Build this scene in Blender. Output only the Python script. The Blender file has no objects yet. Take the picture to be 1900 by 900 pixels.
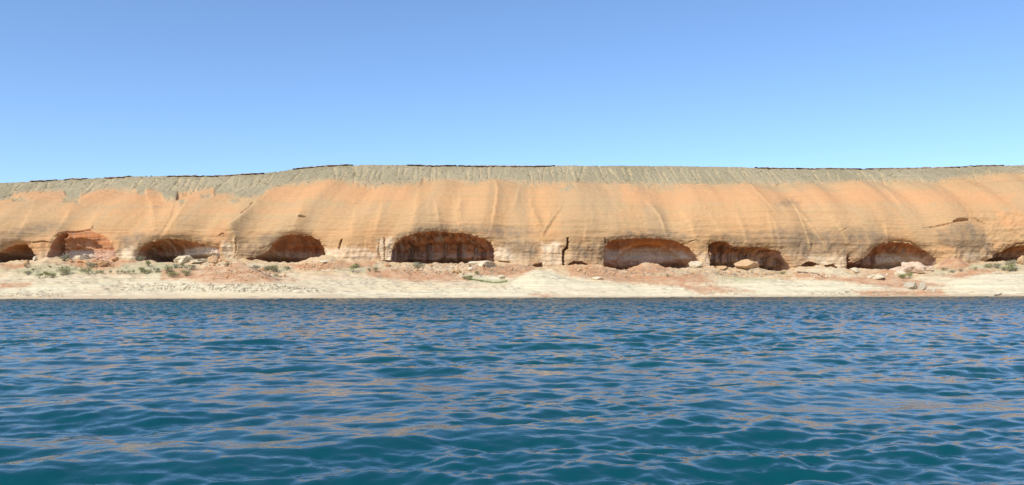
import bpy, math, random
import numpy as np
from mathutils import Vector

random.seed(7)
RNG = np.random.default_rng(11)
scene = bpy.context.scene
COL = scene.collection
R = math.radians

# ------------------------------------------------------------------ camera
F = 1491.0          # focal length in photo pixels (photo 1900 x 900)
CAM_H = 1.6         # eye height above the lake
def yh(px):         # horizon row in the photo (the camera is rolled by a hair)
    return 540.0 - 4.0 * np.asarray(px, float) / 1900.0

cam_d = bpy.data.cameras.new('camera')
cam = bpy.data.objects.new('camera', cam_d)
COL.objects.link(cam)
cam_d.sensor_width = 36.0
cam_d.lens = 36.0 * F / 1900.0
cam_d.shift_y = (538.0 - 450.0) / 1900.0
cam_d.clip_start = 0.1
cam_d.clip_end = 5000
cam.location = (0, 0, CAM_H)
cam.rotation_euler = (R(90), math.atan(4.0 / 1900.0), 0)
scene.camera = cam

# ------------------------------------------------------------------ light
SUN_EL, SUN_AZ = R(45), R(31)
sdir = Vector((-math.sin(SUN_AZ) * math.cos(SUN_EL), -math.cos(SUN_AZ) * math.cos(SUN_EL), math.sin(SUN_EL)))
sl = bpy.data.lights.new('sun', 'SUN')
sl.energy = 3.4
sl.angle = R(0.5)
sl.color = (1.0, 0.945, 0.85)
sun = bpy.data.objects.new('sun', sl)
COL.objects.link(sun)
sun.rotation_euler = (-sdir).to_track_quat('-Z', 'Y').to_euler()

world = bpy.data.worlds.new('World')
scene.world = world
world.use_nodes = True
wn = world.node_tree
for n in list(wn.nodes):
    wn.nodes.remove(n)
sky = wn.nodes.new('ShaderNodeTexSky')
sky.sky_type = 'NISHITA'
sky.sun_disc = False
sky.sun_elevation = SUN_EL
sky.sun_rotation = math.pi + SUN_AZ
sky.altitude = 1100
sky.air_density = 1.0
sky.dust_density = 1.0
sky.ozone_density = 6.0
bg = wn.nodes.new('ShaderNodeBackground')
bg.inputs['Strength'].default_value = 0.15
wo = wn.nodes.new('ShaderNodeOutputWorld')
wn.links.new(sky.outputs[0], bg.inputs['Color'])
wn.links.new(bg.outputs[0], wo.inputs['Surface'])

scene.view_settings.view_transform = 'Standard'
scene.view_settings.look = 'None'
scene.view_settings.gamma = 1
scene.view_settings.exposure = 0.40
scene.render.engine = 'CYCLES'
scene.cycles.max_bounces = 6
scene.cycles.diffuse_bounces = 4
scene.cycles.glossy_bounces = 3

# ------------------------------------------------------------------ numpy noise
_perm = RNG.permutation(256)
_perm = np.concatenate([_perm, _perm, _perm])
_ang = RNG.random(256) * 2 * np.pi
_gx, _gy = np.cos(_ang), np.sin(_ang)

def perlin(x, y, seed=0):
    x = np.asarray(x, float); y = np.asarray(y, float)
    x, y = np.broadcast_arrays(x, y)
    xi = np.floor(x).astype(np.int64); yi = np.floor(y).astype(np.int64)
    xf = x - xi; yf = y - yi
    xi = (xi + seed * 37) & 255; yi = (yi + seed * 91) & 255
    x1 = (xi + 1) & 255; y1 = (yi + 1) & 255
    def g(ix, iy, dx, dy):
        h = _perm[_perm[ix] + iy] & 255
        return _gx[h] * dx + _gy[h] * dy
    u = xf * xf * xf * (xf * (xf * 6 - 15) + 10)
    v = yf * yf * yf * (yf * (yf * 6 - 15) + 10)
    a = g(xi, yi, xf, yf); b = g(x1, yi, xf - 1, yf)
    c = g(xi, y1, xf, yf - 1); d = g(x1, y1, xf - 1, yf - 1)
    return 1.5 * ((a * (1 - u) + b * u) * (1 - v) + (c * (1 - u) + d * u) * v)

def fbm(x, y, seed=0, octs=4, gain=0.5):
    s = 0.0; a = 1.0; f = 1.0
    for i in range(octs):
        s = s + a * perlin(x * f, y * f, seed + i * 5)
        a *= gain; f *= 2.03
    return s

def sstep(a, b, x):
    t = np.clip((x - a) / (b - a), 0, 1)
    return t * t * (3 - 2 * t)

def poly_sd(poly, x, y):
    """signed distance to a polygon, positive inside"""
    p = np.array(poly, float)
    d = np.full(x.shape, 1e9); inside = np.zeros(x.shape, bool)
    n = len(p)
    for i in range(n):
        ax, ay = p[i]; bx, by = p[(i + 1) % n]
        ex, ey = bx - ax, by - ay
        t = np.clip(((x - ax) * ex + (y - ay) * ey) / (ex * ex + ey * ey + 1e-9), 0, 1)
        d = np.minimum(d, (x - ax - t * ex) ** 2 + (y - ay - t * ey) ** 2)
        cond = (ay > y) != (by > y)
        xi = ax + (y - ay) / (by - ay + 1e-12) * ex
        inside ^= cond & (x < xi)
    d = np.sqrt(d)
    return np.where(inside, d, -d)

def line_d(line, x, y):
    """distance to a polyline, and the position along it 0..1"""
    p = np.array(line, float)
    seg = np.sqrt(((p[1:] - p[:-1]) ** 2).sum(1)); tot = seg.sum(); acc = 0
    d = np.full(x.shape, 1e9); tt = np.zeros(x.shape); side = np.zeros(x.shape)
    for i in range(len(p) - 1):
        ax, ay = p[i]; bx, by = p[i + 1]
        ex, ey = bx - ax, by - ay
        t = np.clip(((x - ax) * ex + (y - ay) * ey) / (ex * ex + ey * ey + 1e-9), 0, 1)
        q = np.sqrt((x - ax - t * ex) ** 2 + (y - ay - t * ey) ** 2)
        m = q < d
        d = np.where(m, q, d); tt = np.where(m, (acc + t * seg[i]) / tot, tt)
        side = np.where(m, np.sign(ex * (y - ay) - ey * (x - ax)), side)
        acc += seg[i]
    return d, tt, side

def on_box(pts, pad, x, y):
    p = np.array(pts, float)
    return (x > p[:, 0].min() - pad) & (x < p[:, 0].max() + pad) & (y > p[:, 1].min() - pad) & (y < p[:, 1].max() + pad)

def interp(table, x):
    t = np.array(table, float)
    return np.interp(x, t[:, 0], t[:, 1])

# ------------------------------------------------------------------ mesh helpers
def mesh_from(name, verts, faces, mat=None, smooth=True, parent=None, attrs=None, mats=None, fmat=None):
    verts = np.asarray(verts, np.float32); faces = np.asarray(faces, np.int32)
    me = bpy.data.meshes.new(name)
    nv, (nf, k) = len(verts), faces.shape
    me.vertices.add(nv); me.vertices.foreach_set('co', verts.ravel())
    me.loops.add(nf * k); me.loops.foreach_set('vertex_index', faces.ravel())
    me.polygons.add(nf)
    me.polygons.foreach_set('loop_start', np.arange(0, nf * k, k, dtype=np.int32))
    me.polygons.foreach_set('loop_total', np.full(nf, k, np.int32))
    me.polygons.foreach_set('use_smooth', np.full(nf, smooth, bool))
    if attrs:
        for an, arr in attrs.items():
            a = me.attributes.new(an, 'FLOAT_COLOR', 'POINT')
            a.data.foreach_set('color', np.asarray(arr, np.float32).ravel())
    me.update(calc_edges=True)
    if mats:
        for m in mats: me.materials.append(m)
        me.polygons.foreach_set('material_index', np.asarray(fmat, np.int32))
    elif mat:
        me.materials.append(mat)
    if parent == 'mesh':
        return me
    o = bpy.data.objects.new(name, me)
    COL.objects.link(o)
    if parent: o.parent = parent
    return o

def tag(o, label=None, cat=None, group=None, kind=None):
    if label: o['label'] = label
    if cat: o['category'] = cat
    if group: o['group'] = group
    if kind: o['kind'] = kind
    return o

def grid_faces(nr, nc):
    i = np.arange(nr * nc).reshape(nr, nc)
    return np.stack([i[:-1, :-1], i[:-1, 1:], i[1:, 1:], i[1:, :-1]], -1).reshape(-1, 4)

def sub_mesh(name, V, faces, keep, mat, parent=None, attrs=None):
    f = faces[keep]
    used = np.unique(f)
    remap = np.full(len(V), -1, np.int64); remap[used] = np.arange(len(used))
    return mesh_from(name, V[used], remap[f], mat, True, parent, {k: a[used] for k, a in (attrs or {}).items()})

# ------------------------------------------------------------------ material helpers
class NT:
    def __init__(self, name):
        self.m = bpy.data.materials.new(name); self.m.use_nodes = True
        self.t = self.m.node_tree
        for n in list(self.t.nodes): self.t.nodes.remove(n)
        self.out = self.t.nodes.new('ShaderNodeOutputMaterial')
        self.b = self.t.nodes.new('ShaderNodeBsdfPrincipled')
        self.t.links.new(self.b.outputs[0], self.out.inputs['Surface'])
        self.pos = self.t.nodes.new('ShaderNodeNewGeometry').outputs['Position']
    def n(self, typ, **kw):
        x = self.t.nodes.new(typ)
        for k, v in kw.items(): setattr(x, k, v)
        return x
    def l(self, a, b): self.t.links.new(a, b)
    def put(self, sock, v):
        if hasattr(v, 'is_output') or isinstance(v, bpy.types.NodeSocket): self.l(v, sock)
        else: sock.default_value = v
    def noise(self, scale=(1, 1, 1), detail=4, rough=0.5, loc=(0, 0, 0), vec=None, dist=0.0):
        mp = self.n('ShaderNodeMapping'); self.l(vec or self.pos, mp.inputs[0])
        mp.inputs['Scale'].default_value = scale; mp.inputs['Location'].default_value = loc
        x = self.n('ShaderNodeTexNoise'); self.l(mp.outputs[0], x.inputs['Vector'])
        x.inputs['Scale'].default_value = 1; x.inputs['Detail'].default_value = detail
        x.inputs['Roughness'].default_value = rough; x.inputs['Distortion'].default_value = dist
        return x.outputs[0]
    def voro(self, scale=(1, 1, 1), feature='F1', loc=(0, 0, 0)):
        mp = self.n('ShaderNodeMapping'); self.l(self.pos, mp.inputs[0])
        mp.inputs['Scale'].default_value = scale; mp.inputs['Location'].default_value = loc
        x = self.n('ShaderNodeTexVoronoi', feature=feature); self.l(mp.outputs[0], x.inputs['Vector'])
        x.inputs['Scale'].default_value = 1
        return x.outputs[0]
    def ramp(self, f, a, b):           # 0..1 smooth remap
        x = self.n('ShaderNodeMapRange', interpolation_type='SMOOTHSTEP'); self.put(x.inputs[0], f)
        x.inputs[1].default_value = a; x.inputs[2].default_value = b
        return x.outputs[0]
    def math(self, op, a, b=0.0):
        x = self.n('ShaderNodeMath', operation=op); self.put(x.inputs[0], a); self.put(x.inputs[1], b)
        return x.outputs[0]
    def mix(self, f, a, b, mode='MIX'):
        x = self.n('ShaderNodeMix', data_type='RGBA', blend_type=mode)
        self.put(x.inputs[0], f)
        for s, v in ((x.inputs[6], a), (x.inputs[7], b)):
            if isinstance(v, tuple) and len(v) == 3: v = v + (1,)
            self.put(s, v)
        return x.outputs[2]
    def attr(self, name):
        a = self.n('ShaderNodeAttribute', attribute_name=name)
        s = self.n('ShaderNodeSeparateColor'); self.l(a.outputs['Color'], s.inputs[0])
        return s.outputs[0], s.outputs[1], s.outputs[2], a.outputs['Alpha']
    def z(self):
        s = self.n('ShaderNodeSeparateXYZ'); self.l(self.pos, s.inputs[0]); return s.outputs[2]
    def bump(self, h, strength, dist):
        x = self.n('ShaderNodeBump'); x.inputs['Strength'].default_value = strength
        x.inputs['Distance'].default_value = dist; self.l(h, x.inputs['Height'])
        self.l(x.outputs[0], self.b.inputs['Normal'])
    def done(self, color, rough=0.9, spec=0.15):
        self.put(self.b.inputs['Base Color'], color)
        self.put(self.b.inputs['Roughness'], rough)
        self.b.inputs['Specular IOR Level'].default_value = spec
        return self.m

def mat_slickrock():
    k = NT('slickrock')
    pale, varn, red, line = k.attr('mask')
    big = k.ramp(k.noise((0.03, 0.03, 0.06), 3), 0.35, 0.65)
    str1 = k.ramp(k.noise((0.012, 0.02, 0.55), 5, 0.6), 0.36, 0.64)
    str2 = k.ramp(k.noise((0.03, 0.03, 2.2), 5, 0.65, (9, 3, 1)), 0.35, 0.68)
    streak = k.ramp(k.noise((0.32, 0.05, 0.035), 5, 0.6, (3, 1, 7)), 0.38, 0.66)
    fine = k.noise((1.6, 1.2, 2.6), 6, 0.7)
    c = k.mix(big, (0.515, 0.295, 0.133), (0.485, 0.305, 0.152))
    c = k.mix(k.math('MULTIPLY', str1, 0.42), c, (0.60, 0.30, 0.135))
    c = k.mix(k.math('MULTIPLY', str2, 0.28), c, (0.58, 0.385, 0.185))
    tone = k.ramp(k.attr('mask2')[0], 0.40, 0.78)
    c = k.mix(k.math('MULTIPLY', streak, 0.15), c, (0.43, 0.305, 0.175))
    c = k.mix(k.math('MULTIPLY', tone, 0.5), c, (0.415, 0.285, 0.155))
    bed = k.ramp(k.noise((0.018, 0.03, 1.15), 6, 0.7, (6, 2, 3)), 0.56, 0.66)
    c = k.mix(k.math('MULTIPLY', bed, 0.34), c, (0.40, 0.24, 0.115))
    bed2 = k.ramp(k.noise((0.022, 0.03, 1.7), 5, 0.7, (2, 9, 8)), 0.58, 0.66)
    c = k.mix(k.math('MULTIPLY', bed2, 0.4), c, (0.40, 0.315, 0.19))
    c = k.mix(k.math('MULTIPLY', red, 0.5), c, (0.60, 0.30, 0.135))
    c = k.mix(k.math('MULTIPLY', k.attr('mask2')[1], 0.8), c, (0.37, 0.295, 0.17))
    vn = k.ramp(k.noise((0.5, 0.3, 0.45), 6, 0.7, (1, 2, 3)), 0.3, 0.72)
    c = k.mix(k.math('MULTIPLY', varn, k.math('ADD', k.math('MULTIPLY', vn, 0.75), 0.3)), c, (0.26, 0.185, 0.115))
    c = k.mix(k.math('MULTIPLY', line, 0.4), c, (0.64, 0.43, 0.21))
    # bathtub ring left by the lake's former level
    zn = k.math('ADD', k.z(), k.math('MULTIPLY', k.noise((0.12, 0.1, 0.3), 4), 3.0))
    ring = k.math('MULTIPLY', k.ramp(zn, 12.9, 11.9), k.ramp(k.noise((0.09, 0.05, 0.1), 4, 0.6, (5, 5, 5)), 0.36, 0.66))
    c = k.mix(k.math('MULTIPLY', ring, 0.36), c, (0.66, 0.51, 0.34))
    c = k.mix(k.math('MULTIPLY', pale, k.math('ADD', k.math('MULTIPLY', vn, 0.6), 0.25)), c, (0.76, 0.62, 0.43))
    c = k.mix(0.55, c, k.mix(k.noise((2.2, 2.0, 3.6), 6, 0.75), (0.30, 0.29, 0.28), (0.70, 0.69, 0.68)), 'OVERLAY')
    h = k.math('ADD', k.math('MULTIPLY', fine, 0.4), k.math('MULTIPLY', k.noise((0.1, 0.1, 1.6), 5, 0.65), 0.4))
    k.bump(h, 0.3, 0.2)
    return k.done(c, 0.92)

def mat_alcove():
    k = NT('alcove_rock')
    pale, varn, red, line = k.attr('mask')
    st = k.ramp(k.noise((0.75, 0.25, 0.03), 5, 0.65, (3, 2, 1)), 0.42, 0.6)
    st2 = k.ramp(k.noise((1.1, 0.3, 0.05), 4, 0.6, (8, 2, 4)), 0.5, 0.66)
    strat = k.ramp(k.noise((0.03, 0.05, 1.2), 5, 0.6), 0.38, 0.64)
    fine = k.noise((1.5, 1.5, 2.0), 6, 0.7)
    c = k.mix(strat, (0.52, 0.20, 0.075), (0.43, 0.205, 0.10))  # base reddened to carry the light bounced into the alcoves
    zn = k.math('ADD', k.z(), k.math('MULTIPLY', k.noise((0.15, 0.15, 0.3), 3), 1.6))
    ring = k.ramp(zn, 12.2, 11.2)
    c = k.mix(k.math('MULTIPLY', ring, 0.55), c, (0.56, 0.43, 0.33))
    bands = k.ramp(k.noise((0.03, 0.05, 1.9), 4, 0.6, (0, 4, 9)), 0.5, 0.66)
    c = k.mix(k.math('MULTIPLY', k.math('MULTIPLY', ring, bands), 0.7), c, (0.50, 0.25, 0.14))
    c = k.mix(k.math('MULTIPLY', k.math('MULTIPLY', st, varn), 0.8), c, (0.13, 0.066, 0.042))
    c = k.mix(k.math('MULTIPLY', k.math('MULTIPLY', st2, varn), 0.5), c, (0.60, 0.49, 0.38))
    c = k.mix(k.math('MULTIPLY', red, 0.8), c, (0.60, 0.24, 0.07))  # orange of the bounce-lit arch rim, put into the colour
    c = k.mix(k.math('MULTIPLY', pale, k.math('ADD', k.math('MULTIPLY', strat, 0.35), 0.5)), c, (0.70, 0.59, 0.46))
    c = k.mix(0.5, c, k.mix(fine, (0.34, 0.33, 0.32), (0.66, 0.65, 0.64)), 'OVERLAY')
    k.bump(fine, 0.4, 0.3)
    return k.done(c, 0.92)

def mat_scree():
    k = NT('scree')
    pale, varn, red, line = k.attr('mask')
    big = k.ramp(k.noise((0.05, 0.05, 0.12), 4), 0.35, 0.65)
    sp = k.noise((1.4, 1.4, 1.4), 5, 0.75)
    gul = k.ramp(k.noise((0.55, 0.05, 0.05), 4, 0.6), 0.48, 0.66)
    dots = k.ramp(k.voro((0.75, 0.75, 0.9)), 0.30, 0.16)
    c = k.mix(big, (0.30, 0.25, 0.15), (0.36, 0.295, 0.18))
    c = k.mix(k.math('MULTIPLY', gul, 0.3), c, (0.47, 0.38, 0.22))
    c = k.mix(k.math('MULTIPLY', line, 0.75), c, (0.60, 0.44, 0.235))
    c = k.mix(k.math('MULTIPLY', dots, 0.3), c, (0.20, 0.17, 0.09))
    c = k.mix(k.math('MULTIPLY', red, 0.7), c, (0.56, 0.34, 0.17))
    c = k.mix(0.6, c, k.mix(sp, (0.27, 0.27, 0.27), (0.73, 0.73, 0.73)), 'OVERLAY')
    k.bump(sp, 0.6, 0.4)
    return k.done(c, 0.95)

def mat_beach():
    k = NT('beach_ground')
    white, green, red, rub_gaps = k.attr('mask')
    zz = k.z()
    big = k.ramp(k.noise((0.06, 0.1, 0.2), 4), 0.35, 0.65)
    ledge = k.ramp(k.noise((0.035, 0.05, 2.6), 5, 0.65, (2, 0, 5)), 0.38, 0.64)
    led2 = k.ramp(k.noise((0.05, 0.3, 4.5), 5, 0.6, (7, 1, 2)), 0.52, 0.66)
    fine = k.noise((2.2, 2.2, 3.0), 6, 0.72)
    mid = k.ramp(k.noise((0.35, 0.5, 1.0), 5, 0.65, (4, 4, 4)), 0.36, 0.66)
    c = k.mix(big, (0.68, 0.55, 0.34), (0.61, 0.505, 0.32))
    c = k.mix(k.math('MULTIPLY', ledge, 0.35), c, (0.68, 0.60, 0.45))
    c = k.mix(k.math('MULTIPLY', led2, 0.6), c, (0.42, 0.34, 0.23))
    dash = k.math('MULTIPLY', k.ramp(k.noise((0.35, 1.2, 6.0), 4, 0.6, (1, 9, 2)), 0.57, 0.63), k.ramp(k.noise((0.08, 0.15, 0.6), 3, 0.5, (3, 3, 8)), 0.5, 0.62))
    c = k.mix(k.math('MULTIPLY', mid, 0.3), c, (0.50, 0.385, 0.23))
    peach = k.ramp(k.noise((0.045, 0.14, 0.55), 5, 0.65, (8, 8, 1)), 0.5, 0.64)
    c = k.mix(k.math('MULTIPLY', peach, 0.5), c, (0.61, 0.42, 0.27))
    up = k.attr('mask2')[0]
    c = k.mix(k.math('MULTIPLY', up, k.math('ADD', k.math('MULTIPLY', mid, 0.4), 0.5)), c, k.mix(ledge, (0.50, 0.32, 0.165), (0.55, 0.385, 0.22)))
    low = k.ramp(k.math('ADD', zz, k.math('MULTIPLY', mid, 0.5)), 1.15, 0.5)
    c = k.mix(k.math('MULTIPLY', low, 0.6), c, (0.56, 0.42, 0.27))
    c = k.mix(k.math('MULTIPLY', white, 0.62), c, k.mix(ledge, (0.60, 0.525, 0.345), (0.74, 0.65, 0.445)))
    c = k.mix(k.math('MULTIPLY', green, k.math('ADD', k.math('MULTIPLY', mid, 0.6), 0.35)), c, (0.43, 0.40, 0.235))
    c = k.mix(k.math('MULTIPLY', red, k.math('ADD', k.math('MULTIPLY', mid, 0.45), 0.55)), c, (0.47, 0.24, 0.125))  # red darkened to stand in for shading on the mound
    c = k.mix(k.math('MULTIPLY', rub_gaps, k.ramp(k.noise((1.2, 1.2, 1.2), 5, 0.7), 0.5, 0.60)), c, (0.25, 0.19, 0.125))  # dark flecks paint the shade in gaps between the rubble
    c = k.mix(k.math('MULTIPLY', dash, 0.9), c, (0.24, 0.18, 0.12))
    wet = k.ramp(k.math('ADD', zz, k.math('MULTIPLY', mid, 0.12)), 0.30, 0.12)
    c = k.mix(k.math('MULTIPLY', wet, 0.8), c, (0.36, 0.27, 0.18))
    c = k.mix(0.45, c, k.mix(fine, (0.34, 0.34, 0.34), (0.66, 0.66, 0.66)), 'OVERLAY')
    k.bump(k.math('ADD', k.math('MULTIPLY', fine, 0.5), k.math('MULTIPLY', ledge, 0.3)), 0.8, 0.3)
    return k.done(c, 0.95)

def mat_rock(name, a, b, dark):
    k = NT(name)
    n1 = k.ramp(k.noise((0.9, 0.9, 1.6), 5, 0.65), 0.35, 0.65)
    n2 = k.noise((4, 4, 6), 5, 0.7)
    c = k.mix(n1, a, b)
    c = k.mix(k.math('MULTIPLY', k.ramp(k.noise((1.5, 1.5, 1.5), 4, 0.7, (5, 6, 7)), 0.55, 0.72), 0.6), c, dark)
    k.bump(n2, 0.5, 0.12)
    return k.done(c, 0.92)

def mat_leaf(name, a, b):
    k = NT(name)
    oi = k.n('ShaderNodeObjectInfo')
    c = k.mix(k.ramp(k.noise((1.7, 1.7, 1.7), 3), 0.35, 0.65), a, b)
    c = k.mix(k.math('MULTIPLY', oi.outputs['Random'], 0.35), c, (0.20, 0.19, 0.09))
    return k.done(c, 0.75, 0.2)

def mat_water():
    k = NT('lake_water')
    n1 = k.noise((2.2, 3.4, 1.0), 4, 0.62, (0, 0, 0), None, 0.4)
    n2 = k.noise((7.0, 10.0, 1.0), 3, 0.6, (3, 1, 0), None, 0.3)
    h = k.math('ADD', k.math('MULTIPLY', n1, 0.7), k.math('MULTIPLY', n2, 0.22))
    k.bump(h, 1.0, 0.02)
    k.b.inputs['IOR'].default_value = 1.44
    dep = k.ramp(k.noise((0.04, 0.04, 0.04), 3), 0.3, 0.7)
    c = k.mix(dep, (0.001, 0.052, 0.068), (0.001, 0.064, 0.060))
    sp = k.n('ShaderNodeSeparateXYZ'); k.l(k.pos, sp.inputs[0])
    ruf = k.math('ADD', 0.035, k.math('MULTIPLY', k.ramp(sp.outputs[1], 15, 110), 0.19))   # wind ruffled water off the shore
    k.done(c, ruf, 0.5)
    return k.m

M_ROCK, M_ALC, M_SCREE, M_BEACH, M_WATER = mat_slickrock(), mat_alcove(), mat_scree(), mat_beach(), mat_water()
M_PALE = mat_rock('pale_stone', (0.66, 0.565, 0.39), (0.57, 0.46, 0.305), (0.45, 0.36, 0.25))
M_GREY = mat_rock('grey_cream_stone', (0.56, 0.48, 0.35), (0.46, 0.385, 0.27), (0.25, 0.19, 0.13))
M_PINK = mat_rock('pinkish_stone', (0.62, 0.47, 0.335), (0.55, 0.40, 0.27), (0.36, 0.25, 0.17))
M_RUST = mat_rock('rust_stone', (0.58, 0.33, 0.165), (0.50, 0.28, 0.14), (0.30, 0.17, 0.10))
M_TAN = mat_rock('tan_stone', (0.56, 0.37, 0.20), (0.50, 0.31, 0.155), (0.36, 0.25, 0.16))
M_DARK = mat_rock('dark_caprock', (0.30, 0.20, 0.14), (0.36, 0.25, 0.17), (0.15, 0.10, 0.075))
M_WOOD = mat_rock('grey_driftwood', (0.22, 0.18, 0.14), (0.16, 0.13, 0.10), (0.08, 0.06, 0.05))
M_STEM = mat_rock('shrub_wood', (0.20, 0.16, 0.11), (0.25, 0.20, 0.14), (0.12, 0.09, 0.06))
LEAF = {
    'green': mat_leaf('green_leaves', (0.21, 0.235, 0.08), (0.34, 0.33, 0.15)),
    'olive': mat_leaf('olive_leaves', (0.28, 0.265, 0.13), (0.40, 0.365, 0.20)),
    'grey': mat_leaf('grey_leaves', (0.27, 0.265, 0.17), (0.38, 0.36, 0.24)),
    'lime': mat_leaf('lime_leaves', (0.20, 0.24, 0.06), (0.28, 0.28, 0.09)),
}

# ------------------------------------------------------------------ measured outlines (photo pixels)
RIDGE = [(-300, 352), (0, 340), (100, 334), (240, 327.5), (400, 326), (480, 322), (520, 318), (560, 312), (610, 307.5), (690, 305.5), (800, 307), (950, 308.5),
         (1050, 307.5), (1200, 307.5), (1350, 309.5), (1450, 312), (1600, 313), (1750, 310.5), (1830, 307.5), (1900, 306.5), (2200, 304)]
SCREE = [(-300, 372), (0, 374), (20, 371), (26, 358), (90, 357), (120, 356), (124, 370), (145, 372), (152, 360), (200, 352), (250, 351.5), (258, 361), (268, 361), (272, 353),
         (300, 357), (302, 366), (326, 369), (330, 355), (345, 354), (398, 350), (398, 362), (430, 360), (445, 368), (488, 364), (494, 356), (505, 351), (530, 343), (560, 341), (590, 336),
         (640, 336), (650, 338), (690, 341), (735, 343), (780, 339), (784, 334), (860, 335), (880, 341), (910, 336), (950, 337), (1050, 340), (1100, 340), (1300, 343),
         (1425, 341), (1500, 340), (1560, 339), (1640, 336), (1700, 335), (1730, 338), (1770, 331), (1800, 327), (1840, 325), (1900, 322), (2200, 320)]
BASE = [(-300, 487), (0, 488), (60, 486), (100, 480), (200, 482), (250, 484), (300, 486), (400, 484), (430, 482), (480, 486), (560, 491), (620, 484), (700, 486), (780, 494),
        (830, 490), (920, 488), (960, 492), (1010, 495), (1110, 492), (1135, 500), (1160, 507), (1220, 500), (1290, 497), (1320, 497), (1400, 500), (1440, 506),
        (1480, 498), (1560, 500), (1600, 502), (1650, 503), (1700, 497), (1740, 495), (1800, 487), (1900, 487), (2200, 486)]

# cave: name label, outline, depth, px to full depth, depth factor at left/right edge
CAVES = [
    ('shaded pointed alcove cut off by the frame', [(-45, 530), (-42, 476), (-25, 464), (0, 467), (10, 461), (22, 456), (38, 453), (47, 453), (53, 461), (60, 471), (66, 477), (67, 530)], 6.5, 16, 1, 1),
    ('arched alcove with a sunlit inner arch and white lower wall', [(86, 530), (86, 478), (93, 467), (97, 454), (108, 437), (122, 430), (145, 428), (168, 427), (188, 436), (203, 450), (212, 463), (216, 530)], -1.3, 40, 1.0, 0.5),
    ('alcove shaded at one side with sunlit white fallen slabs', [(252, 530), (253, 478), (258, 467), (266, 457), (277, 450), (292, 445), (310, 443), (330, 444), (345, 446), (365, 451), (388, 456), (402, 460), (408, 530)], 5.5, 22, 1.6, -0.1),
    ('rounded alcove with broken rock hanging from its roof', [(462, 530), (464, 481), (480, 474), (497, 466), (505, 454), (513, 446), (522, 439), (535, 436), (552, 435), (575, 437), (590, 447), (597, 458), (601, 470), (602, 530)], 6.5, 22, 1, 0.9),
    ('widest alcove with dark vertical water stains', [(727, 530), (726, 478), (727, 464), (733, 451), (742, 444), (756, 438), (778, 433), (800, 430), (835, 431), (862, 433), (880, 438), (900, 444), (911, 450), (916, 462), (918, 530)], 6.5, 24, 1.25, 0.8),
    ('smooth alcove with an orange arch inside', [(1122, 530), (1121, 470), (1123, 456), (1130, 448), (1142, 444), (1170, 443.5), (1200, 442), (1230, 443), (1250, 446), (1265, 451), (1280, 460), (1290, 472), (1297, 484), (1299, 530)], 5.0, 20, 1.25, 0.9),
    ('low alcove with a striped back wall and a block in its mouth', [(1319, 530), (1319, 495), (1320, 480), (1322, 471), (1316, 464), (1317, 455), (1322, 450), (1332, 447), (1348, 449), (1358, 457), (1385, 459), (1410, 459), (1430, 463), (1447, 467), (1449, 474), (1455, 482), (1464, 493), (1470, 530)], 6.5, 17, 1.1, 1),
    ('small low scalloped hollow at the foot of the wall', [(1470, 530), (1473, 496), (1485, 492), (1500, 485), (1512, 487), (1522, 494), (1535, 492), (1547, 489.5), (1553, 497), (1554, 530)], 4.0, 9, 1, 1),
    ('alcove with a pale collapsed slab filling one side', [(1573, 530), (1573, 480), (1577, 472), (1580, 488), (1595, 485), (1610, 475), (1620, 463), (1632, 453), (1650, 450), (1680, 450), (1700, 456), (1718, 466), (1738, 480), (1742, 530)], 6.0, 20, 1.3, 0.6),
    ('shadowed alcove behind grey green shrubs', [(1815, 530), (1820, 488), (1835, 481), (1855, 468), (1870, 462), (1885, 457), (1900, 456), (1925, 460), (1940, 475), (1946, 530)], 6.0, 18, 1, 1),
    ('thin dark undercut at the foot of a buttress', [(1050, 530), (1051, 495), (1058, 487), (1065, 484), (1080, 485), (1092, 492), (1100, 490.5), (1111, 489), (1110, 530)], 3.0, 8, 1, 1),
    ('small dark hollow beside a white buttress', [(974, 530), (978, 494), (990, 491), (1000, 488), (1006, 488), (1007, 530)], 2.5, 7, 1, 1),
    ('low dark undercut below a fluted buttress', [(445, 530), (447, 483), (455, 480), (466, 477), (470, 530)], 3.0, 8, 1, 1),
    ('low dark hollow at the foot of fluted pillars', [(690, 530), (693, 487), (700, 484), (727, 482), (727, 530)], 2.0, 7, 1, 1),
]
# extra steps inside the alcoves: outline, extra depth, px to full depth
INNER = [
    ([(96, 530), (97, 474), (104, 458), (116, 446), (130, 442), (148, 441), (162, 443), (173, 448), (185, 459), (189, 530)], 1.0, 3),
    ([(88, 530), (88, 478), (94, 467), (99, 453), (108, 439), (120, 432), (128, 434), (119, 444), (114, 458), (117, 480), (118, 530)], 2.6, 9),
    ([(1147, 530), (1149, 482), (1160, 468), (1172, 459), (1190, 453), (1212, 451), (1235, 455), (1262, 466), (1285, 490), (1288, 530)], 3.6, 9),
    ([(735, 530), (738, 470), (757, 452), (800, 447), (850, 446), (885, 450), (905, 462), (910, 530)], 2.0, 6),
    ([(517, 530), (522, 462), (535, 455), (575, 454), (590, 464), (596, 530)], 1.6, 6),
    ([(1590, 530), (1612, 485), (1632, 468), (1680, 464), (1705, 474), (1725, 490), (1728, 530)], 2.0, 8),
    ([(120, 530), (118, 461), (140, 459), (164, 462), (166, 530)], 0.9, 2),
]
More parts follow.
